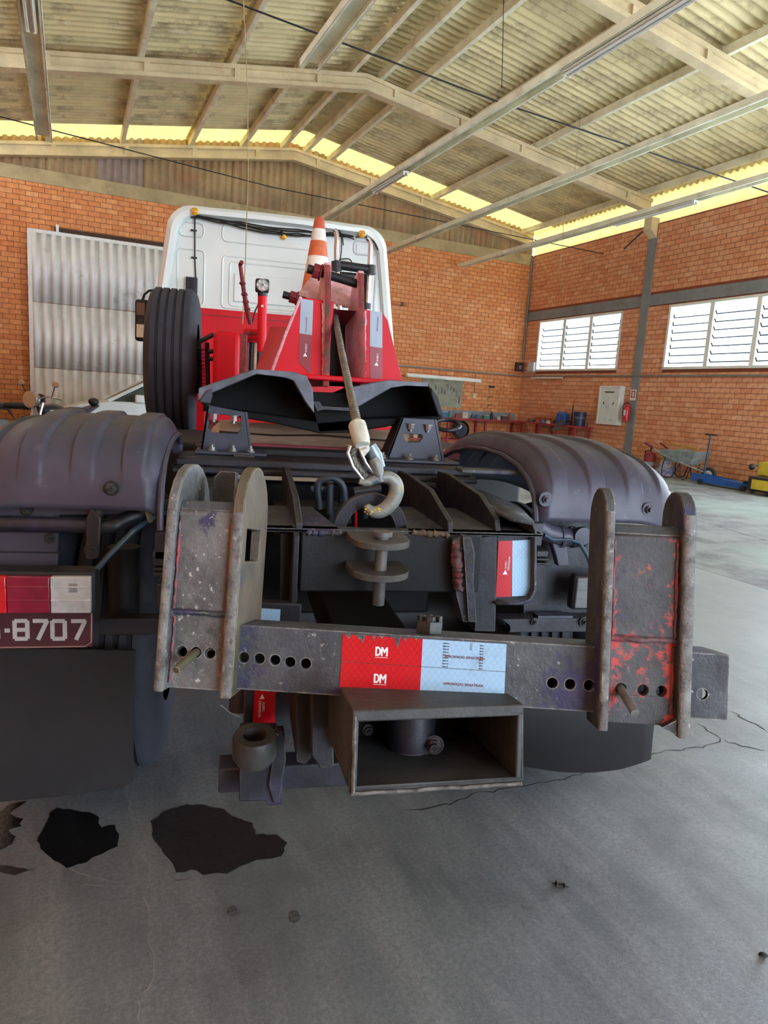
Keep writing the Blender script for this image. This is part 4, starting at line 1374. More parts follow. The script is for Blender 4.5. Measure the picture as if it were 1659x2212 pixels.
# ------------------------------------------------ hydraulic hoses behind the half ring
for i, (pp_, r, m) in enumerate((([(690, 1100), (686, 1050), (700, 1036), (722, 1034), (740, 1050), (746, 1085), (752, 1130)], .0105, M_HOSE),
                                 ([(712, 1110), (712, 1060), (714, 1045)], .012, M_HOSE),
                                 ([(672, 1058), (690, 1055), (704, 1065), (716, 1100), (716, 1130)], .010, M_HOSEB),
                                 ([(765, 1062), (800, 1058), (822, 1056)], .014, M_BLKST),
                                 ([(742, 1052), (742, 1085), (738, 1125)], .010, M_HOSEB),
                                 ([(790, 1120), (792, 1085), (798, 1060)], .008, M_HOSEB))):
    T(MB().tube(sm([P(x, y, 1.98 + .02 * i) for x, y in pp_]), r, 10).obj('hydraulic_hose', m))
T(MB().cyl(P(769, 1105, 1.95), P(769, 1145, 1.95), .0035, 8).obj('red_rod', M_RED))
T(MB().bb(-.23, -.02, 2.05, 2.2, .95, 1.04).obj('valve_block', M_BLKD, bevel=.006))
T(MB().bb(-.48, -.34, 2.0, 2.3, .98, 1.10).obj('side_block', M_BLKD, bevel=.006))
# dark chassis mass that closes the view under the deck
T(MB().bb(-.43, -.35, 2.05, 7.2, .78, 1.06).obj('chassis_rail', M_BLKD, bevel=.01))
T(MB().bb(.35, .43, 2.05, 7.2, .78, 1.06).obj('chassis_rail', M_BLKD, bevel=.01))
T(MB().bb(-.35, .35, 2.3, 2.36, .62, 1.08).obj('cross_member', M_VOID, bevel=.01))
T(MB().cyl((-.95, 2.52, .55), (.95, 2.52, .55), .09, 18).obj('axle', M_BLKD))

# ------------------------------------------------ mudguards
prof = [(1.885, 1.045), (1.890, 1.10), (1.915, 1.165), (1.97, 1.212), (2.06, 1.245), (2.20, 1.266), (2.38, 1.270), (2.56, 1.262), (2.74, 1.234), (2.92, 1.184), (3.06, 1.11), (3.16, 1.02)]
def guard(sgn, label):
    X0, X1 = .545, 1.10
    rows = []
    nx = 150
    pr_ = prof if sgn > 0 else prof[:7] + [(2.46, 1.262), (2.5, 1.23), (2.51, 1.15)]
    for (yy, zz, _z) in sm([(a_, b_, 0) for a_, b_ in pr_], 4):
        row = []
        for k in range(nx + 1):
            u = k / nx
            x_ = X0 + (X1 - X0) * u
            # domed section: the inner corner rolls over, the outer third falls away
            drop = .05 * max(0, (.07 - u) / .07) ** 2
            uo = max(0, (u - .55) / .45)
            drop += .13 * uo ** 2.2
            ph = (u * 4.4) % 1.0
            rb_ = .012 * (min(1, max(0, (ph - .30) / .06)) * min(1, max(0, (.78 - ph) / .05))) if .04 < u < .93 else 0
            topness = min(1, max(0, (zz - 1.11) / .08))
            cyy, czz = 2.4, .55
            nrm = V((yy - cyy, zz - czz)).normalized()
            off = rb_ * topness - drop
            row.append((sgn * x_, yy + nrm.x * off, zz + nrm.y * off))
        rows.append(row)
    o_ = MB().grid(rows).obj('mudguard', M_GUARD, None, smooth=24, thick=.006)
    T(o_)
    o_['label'] = label
    # rolled inner lip
    mb_ = MB().tube([(sgn * (X0 - .004), yy, zz - .052) for yy, zz in pr_], .009, 8)
    mb_.obj('inner_lip', M_GUARD, o_)
    return o_
gl = guard(-1, 'black ribbed mudguard above the number plate')
gr = guard(1, 'black ribbed mudguard on the side without the number plate')
for g_, L_ in ((gl, ((240, 1055),)), (gr, ((1178, 1078), (1400, 1100)))):
    for (x, y) in L_:
        c_ = P(x, y, 1.888)
        mb_ = MB()
        mb_.cyl(c_, c_ + V((0, -.004, 0)), .022, 18)
        mb_.cyl(c_, c_ + V((0, -.012, 0)), .013, 6)
        mb_.cyl(c_, c_ + V((0, -.022, 0)), .007, 12)
        mb_.obj('bolt', M_BLKST if g_ is gl else M_GUARD, g_)
# rear wheels below them
def wheel(c, R, w_, name='wheel'):
    mb_ = MB()
    pr = [(R * .55, -w_ / 2), (R * .8, -w_ / 2 - .01), (R * .93, -w_ / 2 + .005), (R * .985, -w_ / 2 + .03)]
    k = 5
    zz = -w_ / 2 + .03
    st = (w_ - .06) / k
    for i in range(k):
        pr += [(R, zz + .006), (R, zz + st - .012)]
        if i < k - 1:
            pr += [(R - .014, zz + st - .008), (R - .014, zz + st + .002)]
        zz += st
    pr += [(R * .985, w_ / 2 - .03), (R * .93, w_ / 2 - .005), (R * .8, w_ / 2 + .01), (R * .55, w_ / 2)]
    mb_.lathe(pr, c, (1, 0, 0), 44)
    o_ = mb_.obj(name, M_TYRE, None, smooth=35)
    mb_ = MB().lathe([(R * .57, -w_ / 2 + .02), (R * .5, -w_ / 2 + .05), (R * .22, -w_ / 2 + .12), (0, -w_ / 2 + .12)], c, (1, 0, 0), 30)
    mb_.lathe([(R * .57, w_ / 2 - .02), (R * .5, w_ / 2 - .05), (R * .22, w_ / 2 - .1), (0, w_ / 2 - .1)], c, (1, 0, 0), 30)
    mb_.obj('rim', mat('dirty_rim', (96, 92, 88), .6, .2, var=.15, scale=9), o_)
    return o_
for sx in (-1, 1):
    for xo in (.70, .96):
        T(wheel((sx * xo, 2.55, .5), .5, .25))
    T(wheel((sx * 1.0, 7.9, .5), .5, .28))

for sx in (-1, 1):
    T(MB().bb(min(sx * .5, sx * 1.1), max(sx * .5, sx * 1.1), 3.3, 4.3, .45, 1.12).obj('tool_box', M_BLKD, bevel=.02))

# ------------------------------------------------ left rear corner: sill, clamp, conduit, tail lamp, number plate, flap
ls = T(MB().plate(poly([(-120, 1065), (330, 1092), (330, 1110), (128, 1112), (126, 1196), (-120, 1190)], 1.93), (0, .03, 0)).obj('lamp_carrier', M_GUARD, bevel=.003))
bolt_at(P(58, 1100, 1.928), (0, -1, 0), .012, .01).obj('bolt', M_BLKD, ls)
bolt_at(P(108, 1163, 1.928), (0, -1, 0), .010, .01).obj('bolt', M_BLKD, ls)
MB().plate(poly([(-120, 1192), (126, 1196), (122, 1236), (-120, 1236)], 1.91), (0, .05, 0)).obj('carrier_foot', M_GUARD, ls, bevel=.004)
MB().tube(sm([P(-130, 1130, 1.90), P(140, 1134, 1.90), P(235, 1138, 1.90), P(265, 1125, 1.92), P(330, 1100, 1.98), P(375, 1090, 2.1)]), .021, 14).obj('guard_tube', M_BLKST, ls)
MB().plate(poly([(186, 1118), (198, 1098), (218, 1120), (214, 1204), (206, 1208), (184, 1206)], 1.868), (0, .012, 0)).obj('clamp_strap', M_BLKST, ls, bevel=.003)
bolt_at(P(198, 1188, 1.866), (0, -1, 0), .012, .01).obj('bolt', M_BLKD, ls)
bolt_at(P(213, 1107, 1.89), (0, -1, 0), .009, .01).obj('bolt', M_BLKD, ls)
hose = MB()
pth = [P(190, 1252, 1.84), P(235, 1200, 1.86), P(290, 1145, 1.9), (P(330, 1118, 1.96)), P(372, 1098, 2.05)]
ring_pts, ring_r = [], []
for a_, b_ in zip(pth[:-1], pth[1:]):
    for k in range(26):
        ring_pts.append(a_.lerp(b_, k / 26))
        ring_r.append(.0085 if k % 2 else .0072)
hose.tube(ring_pts, ring_r, 9)
hose.obj('ribbed_conduit', M_HOSEB, ls, smooth=60)
MB().lathe([(.027, -.008), (.03, 0), (.027, .008)], P(318, 1108, 1.95), (1, .3, .3), 14).obj('pale_tape', mat('pale_tape', (140, 136, 124), .7), ls)
T(MB().bb(P(215, 1340, 1.95).x, P(350, 1340, 1.95).x, 1.95, 2.0, P(300, 1372, 1.95).z, P(300, 1336, 1.95).z).obj('flap_bar', M_BLKST, bevel=.004))
T(MB().cyl(P(268, 1350, 2.1), P(268, 1180, 2.1), .045, 20).obj('air_bag', M_BLKD))
for (x, y, w_, h) in ((352, 1150, 18, 60), (345, 1190, 16, 30), (350, 1215, 20, 8), (350, 1226, 20, 8), (350, 1237, 20, 8), (350, 1262, 12, 50)):
    A, B_ = P(x - w_, y, 1.9), P(x + w_, y + h, 1.9)
    T(MB().bb(A.x, B_.x, 1.9, 1.98, B_.z, A.z).obj('spring_stack', M_BLKST, bevel=.003))
for (x, y, w_, h) in ((1172, 1190, 12, 14), (1170, 1206, 16, 6), (1172, 1216, 14, 5), (1160, 1130, 10, 50)):
    A, B_ = P(x - w_, y, 1.85), P(x + w_, y + h, 1.85)
    T(MB().bb(A.x, B_.x, 1.85, 1.93, B_.z, A.z).obj('spring_stack', M_BLKST, bevel=.003))

# tail lamp
A, B_ = P(-150, 1239, 1.79), P(204, 1326, 1.79)
tl = T(MB().bb(A.x, B_.x, 1.80, 1.87, B_.z - .003, A.z + .003).obj('tail_lamp', M_BLK, bevel=.004))
tl['label'] = 'long tail lamp with red and clear lenses over the number plate'
zt1, zb1 = A.z - .004, B_.z + .004
for (p0, p1, m, n) in ((-150, 16, M_REDL, 'red_lens'), (16, 110, M_REDLD, 'dark_red_lens'), (110, 198, M_CLEAR, 'clear_lens')):
    x0, x1 = P(p0, 1280, 1.79).x, P(p1, 1280, 1.79).x
    q = MB().bb(x0 + .0005, x1 - .0005, 1.782, 1.80, zb1, zt1).obj(n, m, tl, bevel=.003)
    for kz in (.36, .72):
        z_ = zb1 + (zt1 - zb1) * kz
        MB().cyl((x0 + .001, 1.782, z_), (x1 - .001, 1.782, z_), .0018, 6).obj('lens_ridge', m, q)
for (x, y) in ((119, 1262), (117, 1305)):
    MB().cyl(P(x, y, 1.7815), P(x, y, 1.779), .006, 8).obj('lens_screw', M_BOLT, tl)
mb = MB()
for k in range(6):
    z_ = P(160, 1262 + 3.4 * k, 1.7815).z
    mb.bb(P(148, 1270, 1.78).x, P(167, 1270, 1.78).x, 1.7808, 1.7818, z_, z_ + .0012)
mb.obj('moulded_print', M_BLKST, tl)

# number plate
A, B_ = P(-150, 1324, 1.84), P(201, 1398, 1.84)
npl = T(MB().bb(A.x, B_.x, 1.84, 1.845, B_.z, A.z + .02).obj('number_plate', M_PLATE, bevel=.004))
npl['label'] = 'maroon number plate with silver characters'
mb = MB()
mb.tube([(A.x, 1.839, B_.z + .003), (B_.x - .02, 1.839, B_.z + .003), (B_.x - .004, 1.839, B_.z + .014), (B_.x - .003, 1.839, A.z)], .0022, 8)
mb.obj('raised_rim', mat('plate_rim', (150, 116, 116), .4), npl)
def glyph(strokes, x, z, w_, h, th, par, sx=.10):
    """raised plate characters drawn from straight bars; slight slant"""
    mb_ = MB()
    for i_s, (a_, b_) in enumerate(strokes):
        yo = 1.8385 - .00012 * i_s
        p0 = V((x + a_[0] * w_, yo, z + a_[1] * h))
        p1 = V((x + b_[0] * w_, yo, z + b_[1] * h))
        d_ = (p1 - p0).normalized()
        n_ = V((-d_.z, 0, d_.x)) * th / 2
        p0 -= d_ * th * .3
        p1 += d_ * th * .3
        mb_.plate([p0 - n_, p1 - n_, p1 + n_, p0 + n_], (0, .002, 0))
    return mb_.obj('plate_character', M_PLTX, par, smooth=0)
ch = .0575
cw = .030
GL = {'8': [((0, .06), (0, .44)), ((0, .56), (0, .94)), ((1, .06), (1, .44)), ((1, .56), (1, .94)), ((.1, 0), (.9, 0)), ((.1, .5), (.9, .5)), ((.1, 1), (.9, 1))],
      '7': [((0, 1), (1, 1)), ((1, .95), (.32, 0))],
      '0': [((0, .06), (0, .94)), ((1, .06), (1, .94)), ((.1, 0), (.9, 0)), ((.1, 1), (.9, 1))],
      '-': [((.2, .45), (.8, .45))],
      'S': [((.1, 0), (.9, 0)), ((1, .06), (1, .44)), ((.1, .5), (.9, .5)), ((0, .56), (0, .94)), ((.1, 1), (.9, 1))]}
for s_, px in (('S', -18), ('-', 16), ('8', 46), ('7', 88), ('0', 127), ('7', 170)):
    q = P(px, 1383, 1.8385)
    k = .35 if s_ == '-' else 1
    z0 = q.z + .004
    glyph(GL[s_], q.x - cw * k / 2, z0, cw * k, ch - .009, .0105, npl)
# mud flaps
fl1 = T(MB().plate(poly([(-160, 1398), (292, 1405), (286, 1690), (262, 1702), (120, 1722), (-160, 1748)], 1.99), (0, .012, 0)).obj('mud_flap', M_FLAP, bevel=.003))
mb = MB()
rows = [[], []]
for k in range(13):
    u = k / 12
    x_ = .56 + .575 * u
    yy = 2.02 - .05 * sin(pi * u * .9) + .05 * u
    rows[0].append((x_, yy, .62))
    rows[1].append((x_, yy - .03, .155 + .05 * (abs(u - .75)) ** 1.5 + (.04 * max(0, .35 - u))))
fl2 = T(mb.grid(rows).obj('mud_flap', M_FLAP, thick=.012))
for px in (1000, 1100, 1180, 1240):
    pass

# ------------------------------------------------ right side between beam and mudguard
rc = T(MB().plate(poly([(1160, 1112), (1290, 1122), (1290, 1350), (1130, 1350), (1130, 1200)], 2.02), (0, .03, 0)).obj('frame_gusset', M_BLKST, bevel=.004))
MB().tube([P(1150, 1128, 1.96), P(1180, 1150, 1.96), P(1215, 1160, 1.96), P(1262, 1162, 1.96)], .030, 14).obj('guard_tube', M_GUARD, rc)
for x in (1212, 1236):
    MB().lathe([(.035, -.006), (.035, .006)], P(x, 1160, 1.96), (1, 0, .05), 16).obj('clamp_ring', M_GUARD, rc)
MB().lathe([(0, -.008), (.028, -.006), (.03, .004), (.026, .02)], P(1258, 1158, 1.93), (0, 1, 0), 16).obj('round_cap', M_GUARD, rc)
MB().tube([P(1176, 1156, 1.93), P(1195, 1166, 1.93), P(1230, 1166, 1.92), P(1252, 1172, 1.92), P(1268, 1200, 1.92), P(1276, 1222, 1.92)], .006, 8).obj('cable', M_HOSEB, rc)
MB().plate(poly([(1190, 1165), (1206, 1168), (1222, 1168), (1230, 1222), (1206, 1224), (1200, 1200)], 1.95), (0, .03, 0)).obj('drop_bracket', M_GUARD, rc, bevel=.004)
MB().bb(P(1075, 1345, 1.98).x, P(1300, 1345, 1.98).x, 1.96, 2.02, P(1180, 1362, 1.98).z, P(1180, 1332, 1.98).z).obj('lamp_rail', M_BLKST, rc, bevel=.004)
MB().bb(P(1160, 1325, 1.97).x, P(1235, 1325, 1.97).x, 1.96, 2.0, P(1200, 1332, 1.98).z, P(1200, 1326, 1.98).z).obj('rail_cap', M_BRK, rc)
bolt_at(P(1155, 1343, 1.955), (0, -1, 0), .009, .008).obj('bolt', M_BLKD, rc)
bolt_at(P(1262, 1343, 1.955), (0, -1, 0), .012, .008).obj('bolt', M_BLKD, rc)
MB().lathe([(.02, -.03), (.02, .03), (.014, .03), (.014, -.03)], P(1082, 1352, 1.93), (0, 1, 0), 14).obj('tube_end', M_BLKST, rc)
A, B_ = P(1242, 1243, 1.92), P(1330, 1318, 1.92)
lm = MB().bb(A.x, B_.x, 1.92, 1.96, B_.z, A.z).obj('side_lamp', M_BLKST, rc, bevel=.01)
MB().bb(A.x + .008, B_.x - .006, 1.915, 1.925, B_.z + .008, A.z - .006).obj('ribbed_lens', mat('grey_lens', (88, 88, 87), .35, var=.1, scale=30), rc, bevel=.004)
for k in range(4):
    z_ = A.z - .02 - k * (A.z - B_.z - .03) / 3
    MB().bb(A.x + .01, B_.x - .008, 1.913, 1.916, z_, z_ + .0015).obj('lens_ridge', mat('grey_lens', 0), rc)
# edge teeth where the guard is bolted (rough sealant)
mb = MB()
random.seed(4)
for k in range(46):
    x = 1156 + k * 2.7
    y = 1110 + (x - 1156) * .085
    p = P(x, y, 1.99)
    h = random.uniform(.008, .022)
    mb.plate([p + V((-.002, 0, .002)), p + V((.002, 0, .002)), p + V((.0008, 0, -h)), p + V((-.0008, 0, -h))], (0, .003, 0))
mb.obj('sealant_fringe', mat('dried_sealant', (96, 104, 106), .7), rc, smooth=0)
# ------------------------------------------------ cab
YCB = 7.0
def rrect(x0, x1, z0, z1, r, n=6):
    o_ = []
    for (cx_, cz_, a0) in ((x1 - r, z1 - r, 0), (x0 + r, z1 - r, pi / 2), (x0 + r, z0 + r, pi), (x1 - r, z0 + r, 1.5 * pi)):
        for k in range(n + 1):
            a = a0 + pi / 2 * k / n
            o_.append((cx_ + r * cos(a), cz_ + r * sin(a)))
    return o_
# outline of the cab rear: measured corners
cl, crr = P(333, 690, YCB).x, P(838, 700, YCB).x
zt = P(600, 474, YCB).z
xl_t, xr_t = P(372, 470, YCB).x, P(812, 512, YCB).x
cab_out = [(-1.18, 1.0), (-1.18, 1.9), (xl_t - .055, zt - .26)] + [(xl_t + .19 - .235 * cos(pi / 2 * k / 8), zt - .20 + .235 * sin(pi / 2 * k / 8)) for k in range(9)] + [(xl_t + .34, zt + .036), (-.2, zt + .045)]
cab_out = cab_out + [(-x, z) for x, z in reversed(cab_out)]
mb = MB()
rings = []
for (yy, s_) in ((YCB, 1.0), (YCB + .08, 1.015), (YCB + .5, 1.02), (YCB + 1.7, 1.0), (YCB + 2.0, .96)):
    rings.append([(x * s_, yy, 1.0 + (z - 1.0) * (1 + (s_ - 1) * .6)) for x, z in cab_out])
n = len(cab_out)
vs = [v for r in rings for v in r]
fs = []
for i in range(len(rings) - 1):
    for k in range(n):
        fs.append((i * n + k, i * n + (k + 1) % n, (i + 1) * n + (k + 1) % n, (i + 1) * n + k))
fs.append(tuple((len(rings) - 1) * n + k for k in range(n)))
mb.add(vs, fs)
cab = T(mb.obj('cab', M_WHITE, smooth=35))
cab['label'] = 'white cab with a red lower rear panel'
# rear wall, set in from the rounded frame
zsplit = P(500, 668, YCB).z
inn = [(x * .915, 1.0 + (z - 1.0) * .955) for x, z in cab_out]
mb = MB().plate([(x, YCB + .03, z) for x, z in inn], (0, .02, 0))
mb.obj('rear_wall', M_WHITE, cab)
mb = MB()
i_ = [(x, YCB + .028, z) for x, z in inn]
o2 = [(x, YCB - .002, z) for x, z in cab_out]
om = [(x * .965, YCB - .05, 1.0 + (z - 1.0) * .982) for x, z in cab_out]
oi = [(x * .93, YCB - .045, 1.0 + (z - 1.0) * .963) for x, z in cab_out]
mb.grid([o2 + [o2[0]], om + [om[0]], oi + [oi[0]], i_ + [i_[0]]])
mb.obj('rear_frame', M_WHITE, cab, smooth=50)
MB().plate([(-1.10, YCB - .006, 1.0), (1.10, YCB - .006, 1.0), (1.10, YCB - .006, zsplit - .01), (-1.10, YCB - .006, zsplit - .01)], (0, .03, 0)).obj('red_panel', M_RED, cab, bevel=.01)
MB().bb(-1.10, 1.10, YCB - .012, YCB - .004, zsplit - .075, zsplit - .068).obj('panel_seam', M_REDM, cab)
def bead_rect(x0, x1, z0, z1, r=.04, w_=.010, m=None):
    o_ = rrect(x0, x1, z0, z1, r)
    mb_ = MB().tube([(x, YCB + .03, z) for x, z in o_], w_, 6, closed=True)
    mb_.obj('pressed_bead', M_WHITE, cab, smooth=60)
def pxz(x, y):
    p = P(x, y, YCB + .03)
    return p.x, p.z
for (xa, ya, xb, yb) in ((388, 478, 440, 508), (384, 536, 440, 655), (481, 486, 690, 520), (481, 552, 690, 664), (497, 565, 680, 660)):
    x0, z1 = pxz(xa, ya)
    x1, _ = pxz(xb, yb)
    _, z0 = pxz(xa, yb)
    bead_rect(x0, x1, z0, z1)
    if xa in (388, 384):
        bead_rect(-x1, -x0, z0, z1)
# raised pads inside some beads
x0, z1 = pxz(770, 526)
x1, z0 = pxz(806, 552)
MB().bb(x0, x1, YCB + .018, YCB + .03, z0, z1).obj('raised_pad', M_WHITE, cab, bevel=.006)
x0, z1 = pxz(506, 590)
x1, _ = pxz(640, 590)
_, z0 = pxz(506, 652)
MB().bb(x0, x1, YCB + .012, YCB + .03, z0, z1).obj('raised_pad', M_WHITE, cab, bevel=.01)
# amber clearance lamps
for (x, y) in ((421, 457), (782, 506)):
    c_ = P(x, y, YCB - .055)
    q = MB().lathe([(.035, 0), (.034, -.02), (.02, -.032), (0, -.034)], c_, (0, 1, 0), 16).obj('clearance_lamp', M_AMBER, cab)
    for k in range(3):
        MB().bb(c_.x - .024, c_.x + .024, c_.y - .034, c_.y - .03, c_.z - .018 + .016 * k, c_.z - .014 + .016 * k).obj('lens_ridge', M_RUST, q)
c_ = P(614, 512, YCB - .02)
q = MB().sphere(c_, .024, 10, 7).obj('small_lamp', M_AMBER, cab)
MB().cyl(c_ + V((-.015, .0, .02)), c_ + V((-.03, .02, .05)), .014, 8).obj('lamp_base', M_BLK, q)
# cable bundle under the roof edge
for j in range(4):
    random.seed(20 + j)
    pts = []
    for k in range(15):
        t = k / 14
        x, y = 422 + (764 - 422) * t, 462 + (506 - 462) * t + (7 + 5 * j * (.3 + sin(pi * t) * .7)) * (.4 + .6 * sin(pi * t)) + random.uniform(-2, 2)
        pts.append(P(x, y, YCB - .012 - .006 * (j % 2)))
    MB().tube(pts, .0075, 6).obj('roof_cable', M_BLKW, cab)
MB().tube([P(421, 462, YCB), P(421, 500, YCB + .01), P(421, 560, YCB + .01), P(423, 602, YCB + .01)], .007, 6).obj('drop_cable', M_BLKW, cab)
for (x, y) in ((419, 470), (419, 498), (420, 557)):
    p = P(x, y, YCB)
    MB().bb(p.x - .03, p.x + .025, p.y - .012, p.y + .005, p.z - .007, p.z + .007).obj('cable_clip', M_BLKW, cab)
for pp_ in ([(690, 492), (730, 496), (738, 520), (735, 560), (728, 580)], [(700, 484), (735, 505), (742, 530)], [(735, 506), (760, 515), (765, 518)], [(730, 560), (755, 560), (762, 575)], [(768, 512), (790, 512), (805, 520), (816, 540)]):
    MB().tube(sm([P(x, y, YCB - .03) for x, y in pp_]), .006, 6).obj('loose_cable', M_BLKW, cab)
# vent grille
A, B_ = P(402, 598, YCB), P(426, 640, YCB)
q = MB().bb(A.x, B_.x, YCB - .03, YCB + .03, B_.z, A.z).obj('vent_grille', M_BLK, cab, bevel=.006)
for k in range(8):
    z_ = B_.z + (A.z - B_.z) * (k + .5) / 8
    MB().box(((A.x + B_.x) / 2 - .015, YCB - .034, z_), (B_.x - A.x - .04, .02, .008), Matrix.Rotation(radians(30), 3, 'X')).obj('slat', M_GUARD, q)
# wing mirror
A, B_ = P(291, 645, 8.3), P(322, 738, 8.3)
q = MB().bb(A.x, B_.x, 8.3, 8.42, B_.z, A.z).obj('wing_mirror', M_BLK, cab, bevel=.03)
MB().bb(A.x + .02, B_.x - .05, 8.294, 8.302, (A.z * .62 + B_.z * .38), A.z - .04).obj('mirror_glass', mat('mirror_glass', (92, 92, 96), .05, .9, var=.02), q)
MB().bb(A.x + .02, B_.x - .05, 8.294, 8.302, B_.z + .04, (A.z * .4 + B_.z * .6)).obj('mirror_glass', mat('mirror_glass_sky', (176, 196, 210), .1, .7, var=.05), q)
MB().tube([P(308, 648, 8.35), P(312, 636, 8.35), P(322, 628, 8.35), P(345, 626, 8.35)], .014, 8).obj('mirror_arm', M_BLK, q)

# ------------------------------------------------ spare wheel
sw = wheel((0, 0, 0), .478, .30, 'spare_wheel')
T(sw)
sw.matrix_basis = Matrix.Translation((-.778, 4.92, 1.53)) @ Matrix.Rotation(radians(.5), 4, 'Z')
sw['label'] = 'spare wheel standing with its grooved tread to the rear'
# carrier rods and springs beside it
for (x0, y0, x1, y1) in ((430, 735, 432, 850), (447, 740, 450, 852), (428, 740, 462, 722), (450, 760, 466, 758), (450, 775, 466, 775)):
    T(MB().tube([P(x0, y0, 4.6), P(x1, y1, 4.6)], .014, 8).obj('carrier_rod', M_BLK))
mb = MB()
pts = []
for k in range(26):
    pts.append(P(426 + (16 if k % 2 else 0), 752 + k * 4, 4.58))
mb.tube(pts, .007, 6)
T(mb.obj('coil_lacing', M_BLK))
A, B_ = P(427, 735, 5.6), P(446, 840, 5.6)
T(MB().bb(A.x, B_.x, 5.6, 5.7, B_.z, A.z).obj('red_backing', M_REDD))
# ------------------------------------------------ red tank, control lever, work lamp
A, B_ = P(461, 712, 4.3), P(517, 830, 4.3)
tk = T(MB().bb(A.x, B_.x, 4.3, 4.7, B_.z - .1, A.z).obj('oil_tank', M_RED, bevel=.03))
tk['label'] = 'red oil tank behind the crane deck'
MB().bb(B_.x - .01, B_.x + .04, 4.33, 4.7, B_.z - .1, A.z - .01).obj('tank_rim', M_REDR, tk, bevel=.006)
A, B_ = P(523, 735, 4.6), P(563, 830, 4.6)
for k in range(5):
    x_ = A.x + (B_.x - A.x) * (k + .5) / 5
    T(MB().cyl((x_, 4.75, B_.z - .1), (x_, 4.75, A.z), .012, 8).obj('hose_column', (M_BLKD, M_REDM, M_BLKD, M_WOOD, M_BLKD)[k]))
T(MB().bb(A.x - .02, B_.x + .02, 4.72, 4.9, A.z, A.z + .035).obj('valve_bar', M_RED, bevel=.006))
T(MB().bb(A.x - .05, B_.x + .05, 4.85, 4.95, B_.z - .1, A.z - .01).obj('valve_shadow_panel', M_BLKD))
A, B_ = P(527, 702, 4.5), P(560, 735, 4.5)
vb = T(MB().bb(A.x, B_.x, 4.5, 4.65, B_.z, A.z - .02).obj('control_valve', M_RED, bevel=.01))
MB().cyl(P(542, 720, 4.5), P(542, 720, 4.49), .012, 12).obj('pivot_boss', M_REDM, vb)
MB().bb(A.x - .004, B_.x + .004, 4.488, 4.5, P(540, 722, 4.5).z, P(540, 719, 4.5).z).obj('link_bar', M_REDM, vb)
lv = T(MB().tube([P(541, 700, 4.5), P(534, 672, 4.5), P(527, 630, 4.5), P(520, 580, 4.5), P(519, 572, 4.5), P(522, 566, 4.47)], [.014, .016, .014, .012, .012, .013], 9).obj('control_lever', M_REDM))
for (x, y) in ((534, 668), (531, 652), (528, 636), (524, 612)):
    MB().sphere(P(x, y, 4.5), .021, 8, 6, (1, 1, .7)).obj('lever_joint', M_REDM, lv)
T(MB().tube([P(560, 652, 4.5), P(550, 675, 4.5), P(544, 700, 4.5)], .005, 6).obj('lamp_cable', M_BLKW))
ps = T(MB().tube([P(567, 632, 4.4), P(566, 700, 4.4), P(565, 760, 4.4)], .028, 14).obj('lamp_post', M_RED))
MB().sphere(P(566, 661, 4.37), .008, 8, 6).obj('bolt', M_WHT, ps)
MB().cyl(P(567, 628, 4.4), P(567, 640, 4.4), .03, 14).obj('post_cap', M_BLK, ps)
A, B_ = P(552, 601, 4.38), P(581, 633, 4.38)
wl = T(MB().bb(A.x, B_.x, 4.36, 4.42, B_.z, A.z).obj('work_lamp', M_BLK, bevel=.012))
wl['label'] = 'square black work lamp with clear lens cluster'
c_ = (A + B_) / 2
for k in range(6):
    a = 2 * pi * k / 6
    MB().lathe([(.013, .0), (.013, -.008), (.006, -.004), (0, -.004)], (c_.x + .021 * cos(a), 4.358, c_.z + .021 * sin(a)), (0, 1, 0), 12).obj('lens', M_CLEAR, wl)
MB().lathe([(.036, 0), (.036, -.003), (0, -.003)], (c_.x, 4.36, c_.z), (0, 1, 0), 20).obj('reflector', mat('lamp_reflector', (150, 148, 126), .3, .3, var=.1, scale=40), wl)
# polished guard tubes with a black clamp
for pts in ([(737, 700), (727, 560), (728, 520), (726, 502), (722, 497)], [(792, 690), (797, 600), (800, 540), (799, 522), (793, 514)]):
    T(MB().tube(sm([P(x, y, 6.2) for x, y in pts]), .022, 12).obj('guard_tube', M_CHROME))
T(MB().tube([P(722, 571, 6.15), P(803, 583, 6.15)], .038, 14).obj('tube_clamp', M_BLK, bevel=.004))
for (x, y) in ((727, 574), (800, 582)):
    T(MB().cyl(P(x, y - 9, 6.15), P(x, y + 11, 6.15), .046, 14).obj('clamp_sleeve', M_BLK))
T(MB().bb(P(732, 600, 6.25).x, P(796, 600, 6.25).x, 6.25, 6.4, P(760, 662, 6.25).z, P(760, 588, 6.25).z).obj('black_tank', M_BLK, bevel=.02))
T(MB().cyl(P(792, 655, 6.2), P(791, 668, 6.2), .04, 12).obj('tube_foot', M_BLK))
# red side rails of the bed behind the apron
rl = T(MB().bb(-.42, .62, 2.90, 3.1, P(640, 978, 2.9).z, P(640, 962, 2.9).z).obj('bed_rail', mat('worn_red_rail', (176, 74, 82), .5, var=.2, scale=14, spots=[((96, 60, 64), 9, .55, .68)]), bevel=.004))
A, B_ = P(800, 930, 3.3), P(845, 972, 3.3)
mb = MB()
for k in range(4):
    z_ = B_.z + (A.z - B_.z) * k / 3.5
    mb.bb(A.x, B_.x + .03, 3.3, 3.36, z_, z_ + .014)
mb.bb(A.x, B_.x + .03, 3.36, 3.4, B_.z - .02, A.z + .02)
T(mb.obj('red_rack', M_RED, bevel=.003))
A, B_ = P(368, 942, 4.2), P(433, 975, 4.2)
T(MB().bb(A.x - .1, B_.x, 4.2, 4.3, A.z - .02, A.z + .01).obj('white_step', mat('white_step', (196, 206, 214), .4, var=.05), bevel=.004))
T(MB().bb(A.x - .1, B_.x, 4.0, 4.1, B_.z - .02, B_.z + .04).obj('white_step', mat('white_step', 0), bevel=.004))
